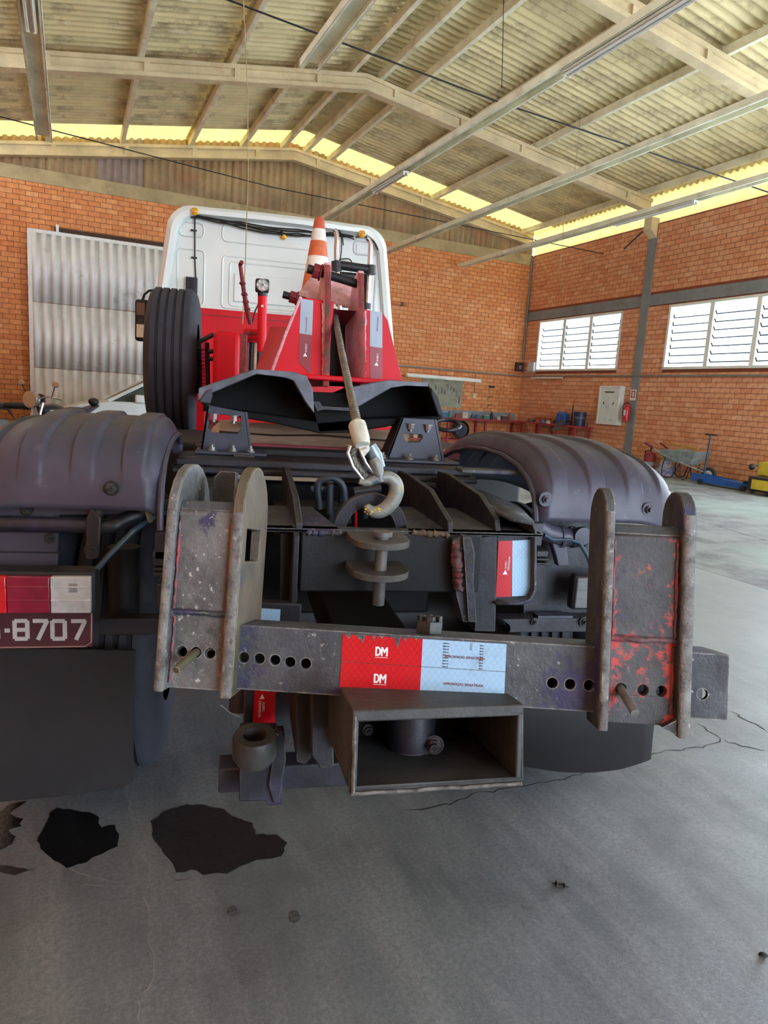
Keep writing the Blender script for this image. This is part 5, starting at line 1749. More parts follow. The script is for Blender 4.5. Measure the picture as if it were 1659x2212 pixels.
A, B_ = P(425, 850, 4.4), P(440, 930, 4.4)
T(MB().bb(A.x, B_.x, 4.4, 4.5, B_.z, A.z).obj('red_post', M_RED))
c_ = P(488, 935, 3.0)
T(MB().lathe([(.0, -.05), (.045, -.045), (.055, 0), (.045, .045), (0, .05)], c_, (.6, 1, .2), 18).obj('white_filter', mat('white_filter', (206, 204, 196), .4, var=.05)))
# truck bed: chassis floor so nothing shows through
T(MB().bb(-.9, .9, 3.6, 6.9, 1.02, 1.06).obj('bed_floor', M_BLKD))

# ================================================================ loose things on the truck
cone = tag(empty('traffic_cone', Matrix.Translation((.004, 3.42, P(690, 816, 3.42).z))), 'orange and white striped traffic cone standing on the truck behind the winch tower', 'traffic cone')
zc0 = cone.location.z
ztop = P(690, 475, 3.42).z - zc0
def zc_(y):
    return P(690, y, 3.42).z - zc0
M_ORA = mat('faded_orange_rubber', (198, 98, 54), .6, var=.12, scale=12, spots=[((160, 70, 44), 10, .6, .75)])
M_CWH = mat('dirty_white_band', (220, 216, 204), .6, var=.06, scale=10, spots=[((180, 170, 150), 14, .62, .74)])
def rc_(z):
    return .024 + (.13 - .024) * (1 - z / ztop)
bands = [('orange_tip', ztop, zc_(496), M_REDR), ('white_band', zc_(496), zc_(522), M_CWH), ('orange_band', zc_(522), zc_(556), M_ORA), ('white_band', zc_(556), zc_(590), M_CWH), ('orange_base', zc_(590), .03, M_ORA)]
bands[0] = ('orange_tip', ztop, zc_(496), mat('dark_orange_rubber', (176, 78, 50), .6, var=.1, scale=12))
for nm, z1, z0, m in bands:
    mb = MB()
    pr = [(rc_(z0), z0), (rc_(z1), z1)]
    if nm == 'orange_tip':
        pr += [(rc_(z1) * .6, z1 + .012), (0, z1 + .012)]
    mb.lathe(pr, (0, 0, 0), (0, 0, 1), 28)
    mb.obj(nm, m, cone)
MB().plate([(x, z, 0) for x, z in rrect(-.18, .18, -.18, .18, .04)], (0, 0, .03)).obj('foot', M_ORA, cone)

tb = tag(empty('timber_beam', Matrix.Translation((.0, 2.98, P(640, 963, 2.98).z))), 'weathered wooden beam lying across the truck behind the brackets', 'timber')
mb = MB()
rows = []
random.seed(6)
zlo, zhi = 0, P(640, 918, 2.98).z - P(640, 963, 2.98).z
for k in range(19):
    x_ = -.42 + .80 * k / 18
    j = [random.uniform(-.006, .006) for _ in range(8)]
    sec = [(-.06, 0), (.06, 0), (.075, .02), (.075, zhi - .02), (.05, zhi), (-.05, zhi), (-.072, zhi - .02), (-.072, .02)]
    rows.append([(x_, y_ + j[i], max(0, z_ + j[(i + 3) % 8] * (1 if z_ > 0 else 0))) for i, (y_, z_) in enumerate(sec)] )
rows = [r + [r[0]] for r in rows]
mb.grid(rows)
mb.add(rows[0][:-1], [tuple(range(8))]).add(rows[-1][:-1], [tuple(range(8))])
mb.obj('log', M_WOOD, tb, smooth=30)
MB().tube([(-.42, -.0735, zhi * .55), (-.2, -.077, zhi * .5), (.0, -.075, zhi * .62), (.2, -.077, zhi * .55), (.37, -.075, zhi * .5)], .004, 5).obj('split', mat('wood_split', (72, 54, 42), .9), tb)
# ================================================================ THINGS IN THE WORKSHOP
# ---- overhead cable channels with lamps
def channel(label, X, y0, y1, lamps, wd=.20):
    t = bthing('lighting_channel', label, 'channel', (X, (y0 + y1) / 2, 5.32), 0, 'lighting channels under the roof')
    L = y1 - y0
    mb = MB()
    h = .09
    mb.bb(-wd / 2, wd / 2, -L / 2, L / 2, h - .006, h)
    for s_ in (-1, 1):
        mb.bb(s_ * wd / 2 - .004, s_ * wd / 2 + .004, -L / 2, L / 2, 0, h)
        mb.bb(min(s_ * wd / 2, s_ * (wd / 2 - .03)), max(s_ * wd / 2, s_ * (wd / 2 - .03)), -L / 2, L / 2, 0, .006)
    mb.obj('channel', M_TRUNK, t, smooth=0)
    yy = y0 + .9
    while yy < y1 - .2:
        c = yy - (y0 + y1) / 2
        MB().bb(-.012, .012, c - .012, c + .012, h, zr(X) + Z_PUR - 5.32 if abs(X - XRIDGE) > .4 else 1.0).obj('hanger_rod', M_BLKW, t, smooth=0) if (int(yy * 10) % 3 == 0) else None
        yy += 2.4
    for (la, lb) in lamps:
        a_, b_ = la - (y0 + y1) / 2, lb - (y0 + y1) / 2
        q = MB().bb(-.06, .06, a_, b_, -.03, .0).obj('lamp_tray', M_LAMPB, t, bevel=.004)
        for s_ in (-1, 1):
            MB().cyl((s_ * .035, a_ + .05, -.045), (s_ * .035, b_ - .05, -.045), .014, 10).obj('lamp_tube', M_TUBEW, q)
            for e in (a_ + .03, b_ - .03):
                MB().bb(s_ * .035 - .015, s_ * .035 + .015, e - .02, e + .02, -.065, 0).obj('lamp_holder', M_LAMPB, q)
    return t
channel('dusty lighting channel with a twin tube lamp along the left roof slope', -.37, 1.0, 13.9, [(8.4, 9.7)], .24)
channel('short dusty lighting channel ending at the rafter left of the ridge', 2.72, .5, 8.9, [], .24)
channel('lighting channel under the roof ridge with a twin tube lamp', 5.38, 1.0, YG - .1, [(5.0, 7.3), (11.6, 13.0)])
channel('lighting channel on the right roof slope nearest the ridge', 7.94, 1.0, YG - .1, [])
channel('lighting channel nearest the right wall with a twin tube lamp', 10.5, 1.0, YG - .1, [(9.9, 12.0)])

# tensioned cables across the hall and loose wires
pipe('tension_cable', 'black tension cable strung across the hall between two concrete rafters', [(1.5, 9.9, 6.35), (6.0, 9.75, 5.95), (XR - .15, 9.6, 5.6)], .012, M_BLKW, 'cable')
pipe('tension_cable', 'black tension cable strung across the hall close to the gable wall', [(-2.4, 14.2, 5.75), (4.0, 15.4, 5.7), (XR - .1, 15.2, 5.55)], .010, M_BLKW, 'cable')
def pw(pp, Y):
    return [PB(x, y, Y=Y) for x, y in pp]
pipe('hanging_wire', 'thin pale cord hanging straight from the roof in front of the cab', pw([(526, 0), (535, 200), (536, 380), (530, 560), (524, 700)], 6.2), .004, M_TAN, 'wire')
pipe('hanging_wire', 'thin curly wire hanging down near the first louvred window', pw([(1256, 220), (1250, 300), (1238, 390), (1218, 440), (1216, 520), (1206, 590), (1216, 640)], 12.0), .004, M_TAN, 'wire')
pipe('hanging_wire', 'thin dark wire hanging from the black cable below the roof', pw([(1088, 0), (1086, 100), (1084, 190)], 9.75), .006, M_BLKW, 'wire')
pipe('wall_bracket', 'short dark rod sticking out under the concrete corbel', pw([(1348, 538), (1388, 500)], 12.6), .016, M_BLKW, 'rod')

# ---- electrical cabinet, extinguisher, sign
t = bthing('electrical_cabinet', 'white electrical cabinet with double doors on the right brick wall', 'cabinet', (XR - .012, 14.28, 1.06))
M_CABW = mat('white_cabinet_paint', (214, 224, 218), .4, var=.03)
MB().bb(-.16, -.002, -.38, .38, 0, 1.01).obj('case', M_CABW, t, bevel=.01)
mb = MB()
for (a_, b_, c_, d_) in ((-.38, .38, .0, .05), (-.38, .38, .96, 1.01), (-.38, -.33, .05, .96), (.33, .38, .05, .96)):
    mb.bb(-.185, -.16, a_, b_, c_, d_)
mb.obj('frame', mat('white_print', 0), t, bevel=.006)
for s_ in (-1, 1):
    q = MB().bb(-.172, -.16, min(.004 * s_, .325 * s_), max(.004 * s_, .325 * s_), .055, .955).obj('door', M_CABW, t, bevel=.004)
    MB().bb(-.19, -.172, s_ * .05 - .02, s_ * .05 + .02, .42, .56).obj('handle', mat('light_grey_plastic', 0), q, bevel=.006)
    MB().plate([(-.174, s_ * .13, .50), (-.174, s_ * .18, .60), (-.174, s_ * .21, .56)], (.002, 0, 0)).obj('sticker', M_BLKW, q)
MB().plate([(-.175, .2, .865), (-.175, -.2, .865), (-.175, -.15, .83), (-.175, .15, .83)], (.002, 0, 0)).obj('red_label', mat('maroon_box', 0), t)
MB().bb(-.175, -.172, -.2, -.08, .12, .13).obj('printed_line', M_BLKW, t)
t = bthing('fire_extinguisher', 'red fire extinguisher hanging on the grey wall column', 'extinguisher', (XR - .2, 13.56, 1.19))
M_FIRE = mat('extinguisher_red', (190, 36, 44), .35, var=.08, coat=.3)
MB().lathe([(0, 0), (.075, 0), (.08, .02), (.08, .34), (.06, .39), (.028, .41), (.028, .44), (0, .44)], (0, 0, 0), (0, 0, 1), 22).obj('cylinder', M_FIRE, t)
MB().bb(-.012, .012, -.06, .06, .44, .46).bb(-.01, .01, -.02, .1, .475, .49).obj('valve_lever', M_BLK, t)
MB().tube([(0, .03, .45), (0, .12, .44), (0, .15, .36), (-.02, .12, .25), (-.03, .1, .12)], .012, 8).obj('hose', M_BLK, t)
MB().lathe([(.0805, .14), (.0805, .28)], (0, 0, 0), (0, 0, 1), 10, 1.0, 2.8).obj('paper_label', mat('white_print', 0), t)
t = bthing('wall_sign', 'small white sign with red and black pictogram above the extinguisher', 'sign', (XR - .062, 13.55, 1.72))
MB().bb(-.004, 0, -.1, .1, 0, .27).obj('board', mat('white_print', 0), t)
MB().bb(-.006, -.004, -.065, .065, .06, .24).obj('red_square', M_FIRE, t)
MB().bb(-.007, -.006, -.03, .03, .085, .215).obj('pictogram', mat('white_print', 0), t)

# ---- workbench in the corner
M_BENCH = mat('red_bench_paint', (168, 52, 58), .5, var=.14, scale=8, spots=[((120, 40, 48), 9, .58, .7)])
t = bthing('workbench', 'long red steel workbench along the gable wall', 'workbench', (10.95, YG - .38, 0))
MB().bb(-2.2, 2.0, -.3, .33, .88, .93).obj('bench_top', M_BENCH, t, bevel=.006)
for x_ in (-2.1, -.75, .55, 1.9):
    for y_ in (-.26, .28):
        MB().bb(x_ - .03, x_ + .03, y_ - .03, y_ + .03, 0, .88).obj('leg', M_BENCH, t)
MB().bb(-2.2, 2.0, -.26, .3, .26, .29).obj('lower_shelf', M_BENCH, t)
MB().bb(-2.2, 2.0, .31, .335, .93, 1.16).obj('splash_board', mat('bench_blue_grey', (128, 142, 150), .6, var=.12), t)
t = bthing('workbench', 'shorter red steel workbench along the right brick wall', 'workbench', (XR - .34, 16.22, 0))
MB().bb(-.28, .3, -1.28, 1.28, .9, .95).obj('bench_top', M_BENCH, t, bevel=.006)
for y_ in (-1.2, -.4, .4, 1.2):
    for x_ in (-.24, .26):
        MB().bb(x_ - .025, x_ + .025, y_ - .025, y_ + .025, 0, .9).obj('leg', M_BENCH, t)
t = bthing('tool_board', 'grey tool board with hanging tools on the gable wall', 'tool board', (10.3, YG - .018, 1.22))
MB().bb(-.75, .65, -.03, -.002, 0, .86).obj('board', mat('grey_tool_board', (150, 152, 130), .7, var=.12, scale=3, spots=[((118, 118, 104), 4, .55, .7)]), t)
random.seed(12)
for k in range(12):
    x_ = -.6 + .105 * k
    h = random.uniform(.1, .24)
    z_ = random.uniform(.35, .7)
    q = MB().bb(x_ - .012, x_ + .012, -.045, -.03, z_ - h, z_).obj('hand_tool', (M_BLK, M_BOLT, M_REDM)[k % 3], t)
    MB().bb(x_ - .03, x_ + .03, -.048, -.03, z_ - .03, z_ + .02).obj('tool_head', M_BOLT, q)
t = bthing('strip_lamp', 'long white reflector strip lamp hanging over the workbench', 'lamp', (10.1, YG - .36, 2.03))
MB().plate([(-1.25, -.1, 0), (-1.25, -.05, .10), (-1.25, .05, .10), (-1.25, .1, 0)], (2.5, 0, 0)).obj('reflector', M_TUBEW, t)
MB().bb(-1.25, -.02, -.103, -.095, .01, .03).obj('end_trim', mat('pale_green_trim', (170, 206, 190), .4), t)
MB().bb(-.03, .03, .05, .33, .10, .13).obj('support_arm', M_STEELP, t)
t = bthing('socket_drop', 'white socket on a short conduit drop on the gable wall', 'socket', (11.38, YG - .018, 1.55))
MB().bb(-.05, .05, -.05, -.002, 0, .15).obj('socket', mat('cream_plastic', (214, 204, 170), .5), t, bevel=.008)
MB().cyl((0, -.03, .15), (0, -.03, .74), .016, 8).obj('drop_pipe', M_STEELP, t)
# things on and under the benches
def simple(name, label, cat, loc, parts, group=None, rz=0):
    t_ = bthing(name, label, cat, loc, rz, group)
    for nm, mb_, m, bev in parts:
        mb_.obj(nm, m, t_, bevel=bev)
    return t_
M_BLUE = mat('blue_plastic', (40, 84, 160), .4, var=.1)
M_NAVY = mat('navy_bucket', (38, 44, 74), .4, var=.1)
def can(x, lab):
    simple('blue_can', lab, 'can', (XR - .3, x, .951), [('body', MB().bb(-.09, .09, -.09, .09, 0, .32), M_BLUE, .02), ('neck', MB().cyl((0, .04, .32), (0, .04, .37), .03, 12), M_BLUE, 0), ('handle', MB().tube([(0, -.06, .31), (0, -.05, .37), (0, .0, .37), (0, .01, .31)], .012, 8), M_BLUE, 0)], 'blue cans on the bench')
can(16.05, 'blue plastic can with handle between its twin and the parts bins')
can(15.83, 'blue plastic can with handle next to the orange tipped lance')
simple('spray_lance', 'orange tipped black lance standing behind the blue cans', 'lance', (XR - .14, 15.74, .951), [('stem', MB().cyl((0, 0, 0), (0, -.02, .55), .018, 8), M_BLK, 0), ('tip', MB().cyl((0, -.02, .5), (0, -.05, .78), .012, 8), M_ORA, 0)])
simple('bucket', 'dark navy bucket with handle at the end of the right bench', 'bucket', (XR - .3, 15.2, .951), [('shell', MB().lathe([(0, 0), (.155, 0), (.175, .36), (.185, .37), (.185, .39), (.17, .39), (.15, .02), (0, .02)], (0, 0, 0), (0, 0, 1), 24), M_NAVY, 0), ('band', MB().lathe([(.168, .2), (.170, .2), (.171, .26), (.169, .26)], (0, 0, 0), (0, 0, 1), 24), mat('bucket_band', (86, 92, 110), .5), 0), ('handle', MB().tube([(0, .185 * cos(pi * k / 10), .34 + .04 * sin(pi * k / 10)) for k in range(11)], .006, 6), M_BOLT, 0)])
simple('cloth_bag', 'dark grey work cloth hanging over the end of the right bench', 'cloth', (XR - .54, 15.56, .985), [('folds', MB().grid([[(-.16 + .05 * sin(k * 1.9 + j), -.3 + .12 * k, (.02 + .05 * abs(sin(k * 1.3 + j * 2))) if j < 3 else -.06 * (j - 2) - .05 * abs(sin(k))) if False else (.22 - .14 * j, -.13 + .052 * k + .012 * sin(3 * j + k), (.03 + .07 * abs(sin(k * 1.3 + j * 2))) if j < 3 else -.10 * (j - 2) + .03 * sin(k * 2)) for k in range(6)] for j in range(5)]), mat('grey_work_cloth', (74, 72, 74), .9, var=.15, scale=10, bump=.3), 0)])
M_TERRA = mat('terracotta_plastic', (150, 84, 62), .6, var=.15)
for k in range(4):
    simple('parts_bin', 'small brown parts bin in the row at the back of the right bench', 'bin', (XR - .16, 17.3 - .27 * k, .951), [('tray', MB().plate([(-.1, -.1, .0), (.1, -.1, 0), (.1, -.1, .16), (.02, -.1, .16), (-.1, -.1, .08)], (0, .2, 0)), M_TERRA, .006)], 'parts bins on the right bench')
random.seed(31)
M_JUNK = [mat('junk_grey', (92, 92, 94), .6, .3), mat('junk_dark', (50, 48, 50), .6), mat('junk_red', (170, 60, 62), .5), mat('junk_blue', (70, 104, 150), .5), mat('junk_cream', (196, 188, 168), .6), mat('junk_green', (70, 130, 116), .5)]
nm_ = [('tin', 'tin'), ('small_box', 'box'), ('oil_bottle', 'bottle')]
cols_ = ['grey', 'black', 'red', 'blue', 'cream', 'green']
cnt = {}
for k in range(15):
    kind = k % 3
    ci = (k // 3 + 2 * (k % 3)) % 6
    x_ = 9.15 + .245 * k
    if 11.28 < x_ < 11.5:
        x_ += .05
    yy = YG - .38 + random.uniform(-.12, .1)
    lab = '%s %s among the clutter on the gable workbench' % (cols_[ci], ('round tin', 'small box', 'oil bottle')[kind])
    h = random.uniform(.09, .17)
    if kind == 0:
        pr = [('body', MB().cyl((0, 0, 0), (0, 0, h), .055, 16), M_JUNK[ci], .004), ('lid', MB().cyl((0, 0, h), (0, 0, h + .012), .058, 16), M_JUNK[0], .002)]
    elif kind == 1:
        pr = [('carton', MB().bb(-.09, .09, -.07, .07, 0, h), M_JUNK[ci], .004), ('flap', MB().box((.0, -.05, h + .012), (.17, .05, .004), Matrix.Rotation(.4, 3, 'X')), M_JUNK[4], 0)]
    else:
        pr = [('bottle', MB().lathe([(0, 0), (.045, 0), (.048, .02), (.048, h), (.018, h + .04), (.018, h + .06), (0, h + .06)], (0, 0, 0), (0, 0, 1), 14), M_JUNK[ci], 0), ('cap', MB().cyl((0, 0, h + .05), (0, 0, h + .075), .021, 10), M_JUNK[1], 0)]
    simple(nm_[kind][0], lab, nm_[kind][1], (x_, yy, .931), pr, 'clutter on the gable workbench')
for k in range(9):
    ci = (0, 1, 2, 3, 4, 1, 0, 1, 2)[k]
    y_ = 17.25 - .23 * k
    if y_ < 16.2:
        continue
    lab = '%s metal part lying on the front of the right bench' % cols_[ci]
    simple('metal_part', lab, 'metal part', (XR - .5, y_, .951), [('casting', MB().lathe([(0, 0), (.07, 0), (.075, .03), (.05, .05), (.03, .09), (0, .09)], (0, 0, 0), (0, 0, 1), 12), M_JUNK[ci], 0), ('flange', MB().bb(-.1, .1, -.03, .03, 0, .025), M_JUNK[0], .003)], 'metal parts on the right bench')
# coil of hose and bottles on the lower shelf
t = bthing('hose_coil', 'black hose coil standing on the shelf under the gable workbench', 'hose', (10.75, YG - .5, .291))
for k in range(4):
    MB().tube([(.27 * cos(2 * pi * j / 28), .03 * k, .285 + (.27 - .012 * k) * sin(2 * pi * j / 28)) for j in range(28)], .014, 7, closed=True).obj('turn', M_BLK if k % 2 else M_BLKST, t)
MB().lathe([(0, .02), (.2, .02), (.21, .06), (.2, .1), (0, .1)], (0, 0, .285), (0, 1, 0), 22).obj('drum', mat('dark_blue_drum', (48, 52, 78), .5), t)
for k, (x_, ci) in enumerate(((8.95, 5), (9.2, 4), (9.42, 0), (9.62, 3), (9.8, 2))):
    simple('shelf_bottle', '%s bottle standing on the shelf under the gable workbench' % cols_[ci], 'bottle', (x_, YG - .5, .291), [('bottle', MB().lathe([(0, 0), (.07, 0), (.072, .02), (.07, .2), (.025, .25), (.025, .29), (0, .29)], (0, 0, 0), (0, 0, 1), 14), M_JUNK[ci], 0), ('cap', MB().cyl((0, 0, .285), (0, 0, .31), .03, 10), M_JUNK[1], 0)], 'bottles under the gable workbench')
for (x_, z_, k) in ((11.95, 1.92, 0), (11.92, 1.62, 1), (11.92, 1.36, 2)):
    simple('wall_hook', ('dark drill hanging on the gable wall above the bench', 'rusty hook with wire on the gable wall above the bench', 'lower rusty hook with wire on the gable wall above the bench')[k], 'hook', (x_, YG - .018, z_), [('arm', MB().tube([(0, -.002, 0), (0, -.1, .0), (.05, -.14, .03)], .012, 6), M_BLK if k == 0 else M_RUST, 0), ('tail', MB().tube([(0, -.1, 0), (-.08, -.1, -.06), (-.1, -.1, -.1)], .008, 6), M_RUST, 0)] + ([('body', MB().box((.0, -.1, .02), (.2, .06, .06)), M_BLK, .01)] if k == 0 else []))
simple('wall_pipe', 'stub of old pipe on the orange gable wall beside the cab', 'pipe', (9.0 - .6, YG - .018, 4.13 - .05), [('stub', MB().cyl((-.45, -.06, 0), (.5, -.06, .0), .035, 10), mat('orange_dusty_pipe', (196, 120, 70), .7), 0), ('clamp', MB().bb(-.3, -.22, -.1, -.002, -.05, .05), M_RUST, .004), ('clamp', MB().bb(.25, .33, -.1, -.002, -.05, .05), M_RUST, .004)])
t = bthing('folding_trestle', 'thin rusty folding trestle leaning by the right wall near the cabinet', 'trestle', (XR - .16, 14.76, 0))
for a_, b_ in (((-.25, .16, .0), (-.22, .02, 1.02)), ((-.25, -.16, 0), (-.22, -.02, 1.02))):
    MB().tube([a_, b_], .012, 8).obj('leg', M_REDR, t)
MB().tube([(-.24, .12, .3), (-.24, -.12, .3)], .009, 6).obj('brace', M_REDR, t)

# ---- wheelbarrow
t = bthing('wheelbarrow', 'grey builders wheelbarrow loaded with rubble by the brick wall', 'wheelbarrow', (12.45, 11.1, 0), radians(8))
M_BAR = mat('barrow_tray_steel', (150, 158, 154), .5, .3, var=.12, scale=8, spots=[((112, 110, 104), 9, .56, .7)])
rim = [(-.27, -.52, .62), (.27, -.52, .62), (.30, .42, .66), (-.30, .42, .66)]
bot = [(-.18, -.38, .38), (.18, -.38, .38), (.17, .22, .36), (-.17, .22, .36)]
for yv in (0,):
    mb = MB()
    vs = [V((x_, -y_, z_)) for x_, y_, z_ in rim + bot]
    mb.add(vs, [(0, 1, 5, 4), (1, 2, 6, 5), (2, 3, 7, 6), (3, 0, 4, 7), (4, 5, 6, 7)])
    mb.obj('tray', M_BAR, t, smooth=0, thick=.008)
mb = MB()
random.seed(17)
rows = []
for i in range(9):
    rows.append([(-.26 + .52 * j / 8, .46 - .82 * i / 8, .57 + (.1 * sin(pi * j / 8) * sin(pi * i / 8)) + random.uniform(-.012, .03)) for j in range(9)])
mb.grid(rows).obj('rubble', mat('grey_rubble', (128, 124, 112), .95, var=.2, scale=18, bump=.6), t, smooth=0)['kind'] = 'stuff'
for s_ in (-1, 1):
    MB().tube([(s_ * .05, -.62, .2), (s_ * .17, -.2, .33), (s_ * .24, .4, .5), (s_ * .28, .86, .72)], .017, 8).obj('handle_bar', M_BAR, t)
    MB().tube([(s_ * .265, .66, .63), (s_ * .285, .9, .74)], .022, 8).obj('grip', M_REDM, t)
    MB().tube([(s_ * .22, .36, .48), (s_ * .24, .40, .25), (s_ * .25, .38, .06), (s_ * .24, .28, .012), (s_ * .22, .14, .05), (s_ * .18, .0, .38)], .014, 8).obj('leg', M_BLK, t)
    MB().tube([(s_ * .18, .0, .38), (s_ * .2, -.05, .1), (s_ * .2, -.12, .012), (s_ * .18, -.2, .06), (s_ * .16, -.25, .36)], .012, 8).obj('leg', M_BLK, t)
wq = MB().lathe([(.10, -.035), (.155, -.04), (.172, -.02), (.176, 0), (.172, .02), (.155, .04), (.10, .035)], (0, -.60, .178), (1, 0, 0), 26).obj('wheel', M_TYRE, t)
MB().lathe([(.11, -.02), (.03, -.03), (.0, -.03), (0, .03), (.03, .03), (.11, .02)], (0, -.60, .178), (1, 0, 0), 20).obj('rim', M_LAMPB, wq)
simple('wooden_lath', 'yellow wooden lath lying on the rubble in the wheelbarrow', 'lath', (12.5, 11.28, .735), [('lath', MB().box((0, 0, .0), (.05, .85, .025), Matrix.Rotation(.06, 3, 'X')), mat('yellow_lath', (190, 150, 70), .8, var=.1), .003)])
# ---- fuel jug and bag beside it
t = bthing('pressure_sprayer', 'dark red plastic sprayer can with black handle by the wall', 'sprayer', (12.82, 12.5, 0))
MB().lathe([(0, 0), (.13, 0), (.14, .03), (.14, .42), (.1, .48), (.05, .5), (0, .5)], (0, 0, 0), (0, 0, 1), 22).obj('tank', mat('dark_red_plastic', (140, 40, 50), .45, var=.1), t)
MB().lathe([(.142, .17), (.144, .17), (.144, .26), (.142, .26)], (0, 0, 0), (0, 0, 1), 22).obj('label_band', M_TAPEG, t)
MB().cyl((0, 0, .5), (0, 0, .66), .022, 10).obj('pump', M_BLK, t)
MB().tube([(0, .11, .4), (0, .17, .42), (0, .16, .5), (0, .05, .53)], .014, 8).obj('carry_handle', M_BLK, t)
t = bthing('cement_bag', 'crumpled pale plastic bag with blue print slumped against the wall', 'bag', (12.84, 12.0, 0))
mb = MB()
rows = []
random.seed(9)
for i in range(8):
    z_ = .44 * i / 7
    r_ = .24 * (1 - (i / 7) ** 1.6) + .035
    rows.append([((r_ * (1 + random.uniform(-.12, .12))) * cos(2 * pi * k / 16) * .8, (r_ * (1 + random.uniform(-.12, .12))) * sin(2 * pi * k / 16), z_) for k in range(16)])
rows = [r + [r[0]] for r in rows]
mb.grid(rows).obj('sack', mat('printed_bag', (176, 172, 178), .6, var=.08, scale=6, spots=[((92, 108, 160), 5, .5, .58), ((150, 104, 104), 6, .6, .66)], bump=.4, bscale=20), t, smooth=60)
MB().lathe([(.036, 0), (.05, .05), (.02, .06)], (0, 0, .43), (.3, .1, 1), 10).obj('tied_neck', mat('printed_bag', 0), t)
# ---- trolley jack
t = bthing('trolley_jack', 'long blue trolley jack with upright handle on the floor by the wall', 'jack', (12.28, 10.0, 0))
M_JACK = mat('blue_jack_paint', (34, 92, 168), .4, var=.1, scale=9, spots=[((20, 52, 104), 7, .58, .7)])
for s_ in (-1, 1):
    MB().plate([(s_ * .13, .62, .05), (s_ * .13, -.75, .03), (s_ * .13, -.75, .14), (s_ * .13, -.2, .17), (s_ * .13, .55, .22), (s_ * .13, .62, .2)], (s_ * .012, 0, 0)).obj('side_frame', M_JACK, t, bevel=.003)
    MB().lathe([(.0, -.02), (.06, -.02), (.06, .02), (0, .02)], (s_ * .17, -.68, .06), (1, 0, 0), 16).obj('front_wheel', M_BLK, t)
    MB().lathe([(.0, -.015), (.055, -.015), (.055, .015), (0, .015)], (s_ * .18, .35, .055), (1, 0, 0), 16).obj('rear_wheel', M_BLK, t)
MB().bb(-.11, .11, -.6, .5, .1, .16).obj('lift_arm', M_JACK, t, bevel=.01)
MB().cyl((0, -.62, .16), (0, -.62, .2), .07, 16).obj('saddle', M_BLK, t)
hq = MB().tube([(0, .42, .2), (0, .40, .6), (0, .38, 1.05)], .022, 10).obj('handle', M_HOSEB, t)
MB().tube([(0, .24, 1.05), (0, .52, 1.05)], .018, 8).obj('cross_grip', M_BLK, hq)
# ---- yellow machine at the edge
t = bthing('yellow_compressor', 'yellow and black workshop machine on the floor beside the blue jack', 'machine', (12.2, 8.72, 0))
M_YEL = mat('yellow_machine_paint', (206, 178, 52), .45, var=.1, scale=6)
MB().bb(-.3, .3, -.35, .36, .06, .34).obj('black_base', M_BLK, t, bevel=.03)
MB().bb(-.306, -.29, -.28, .27, .1, .29).obj('yellow_panel', M_YEL, t, bevel=.01)
MB().bb(.0, .3, -.35, .42, .34, .62).obj('yellow_hood', M_YEL, t, bevel=.03)
MB().sphere((-.05, .5, .5), .06, 10, 8).obj('knob', M_BLK, t)
MB().tube([(-.05, .5, .5), (-.02, .42, .55), (.1, .4, .56)], .02, 8).obj('knob_arm', M_BOLT, t)
for s_ in (-1, 1):
    for y_ in (-.28, .28):
        MB().cyl((s_ * .22 - .02, y_, .035), (s_ * .22 + .02, y_, .035), .035, 12).obj('castor', M_BLK, t)

# ---- white car behind the truck
t = bthing('car', 'white car parked in front of the ribbed sliding door', 'car', (1.75, 15.2, 0))
M_CARW = mat('white_car_paint', (226, 234, 234), .25, var=.02, coat=.5)
M_CGL = mat('dark_car_glass', (62, 76, 70), .08, var=.1, scale=3, coat=.5)
def sect(pts, y0, y1, name, m, par, bev=.03):
    return MB().plate([(x_, y0, z_) for x_, z_ in pts], (0, y1 - y0, 0)).obj(name, m, par, bevel=bev)
arch = lambda cx_, r_: [(cx_ + r_ * cos(pi - pi * k / 10), .32 + r_ * sin(pi - pi * k / 10)) for k in range(11)]
side = [(-1.95, .3), (-1.98, .55), (-1.9, .78), (-1.6, .9), (-1.0, 1.0), (1.9, 1.02), (2.1, .9), (2.12, .35)] + list(reversed([(1.55 - .36, .3)] + [])) 
outline = [(-1.95, .28), (-1.98, .55), (-1.9, .78), (-1.6, .9), (-1.0, .99), (1.9, 1.02), (2.1, .9), (2.12, .3)] + [(1.3 + .37 * cos(pi * k / 10), .3 + .37 * sin(pi * k / 10)) for k in range(11)] + [(-1.3 + .37 * cos(pi * k / 10), .3 + .37 * sin(pi * k / 10)) for k in range(11)]
sect(outline, -.85, .85, 'body', M_CARW, t)
sect([(-1.05, .98), (-.15, 1.5), (1.3, 1.5), (1.85, 1.0)], -.76, .76, 'greenhouse', M_CGL, t, .04)
sect([(-.25, 1.47), (-.1, 1.53), (1.25, 1.53), (1.4, 1.46)], -.77, .77, 'roof', M_CARW, t, .02)
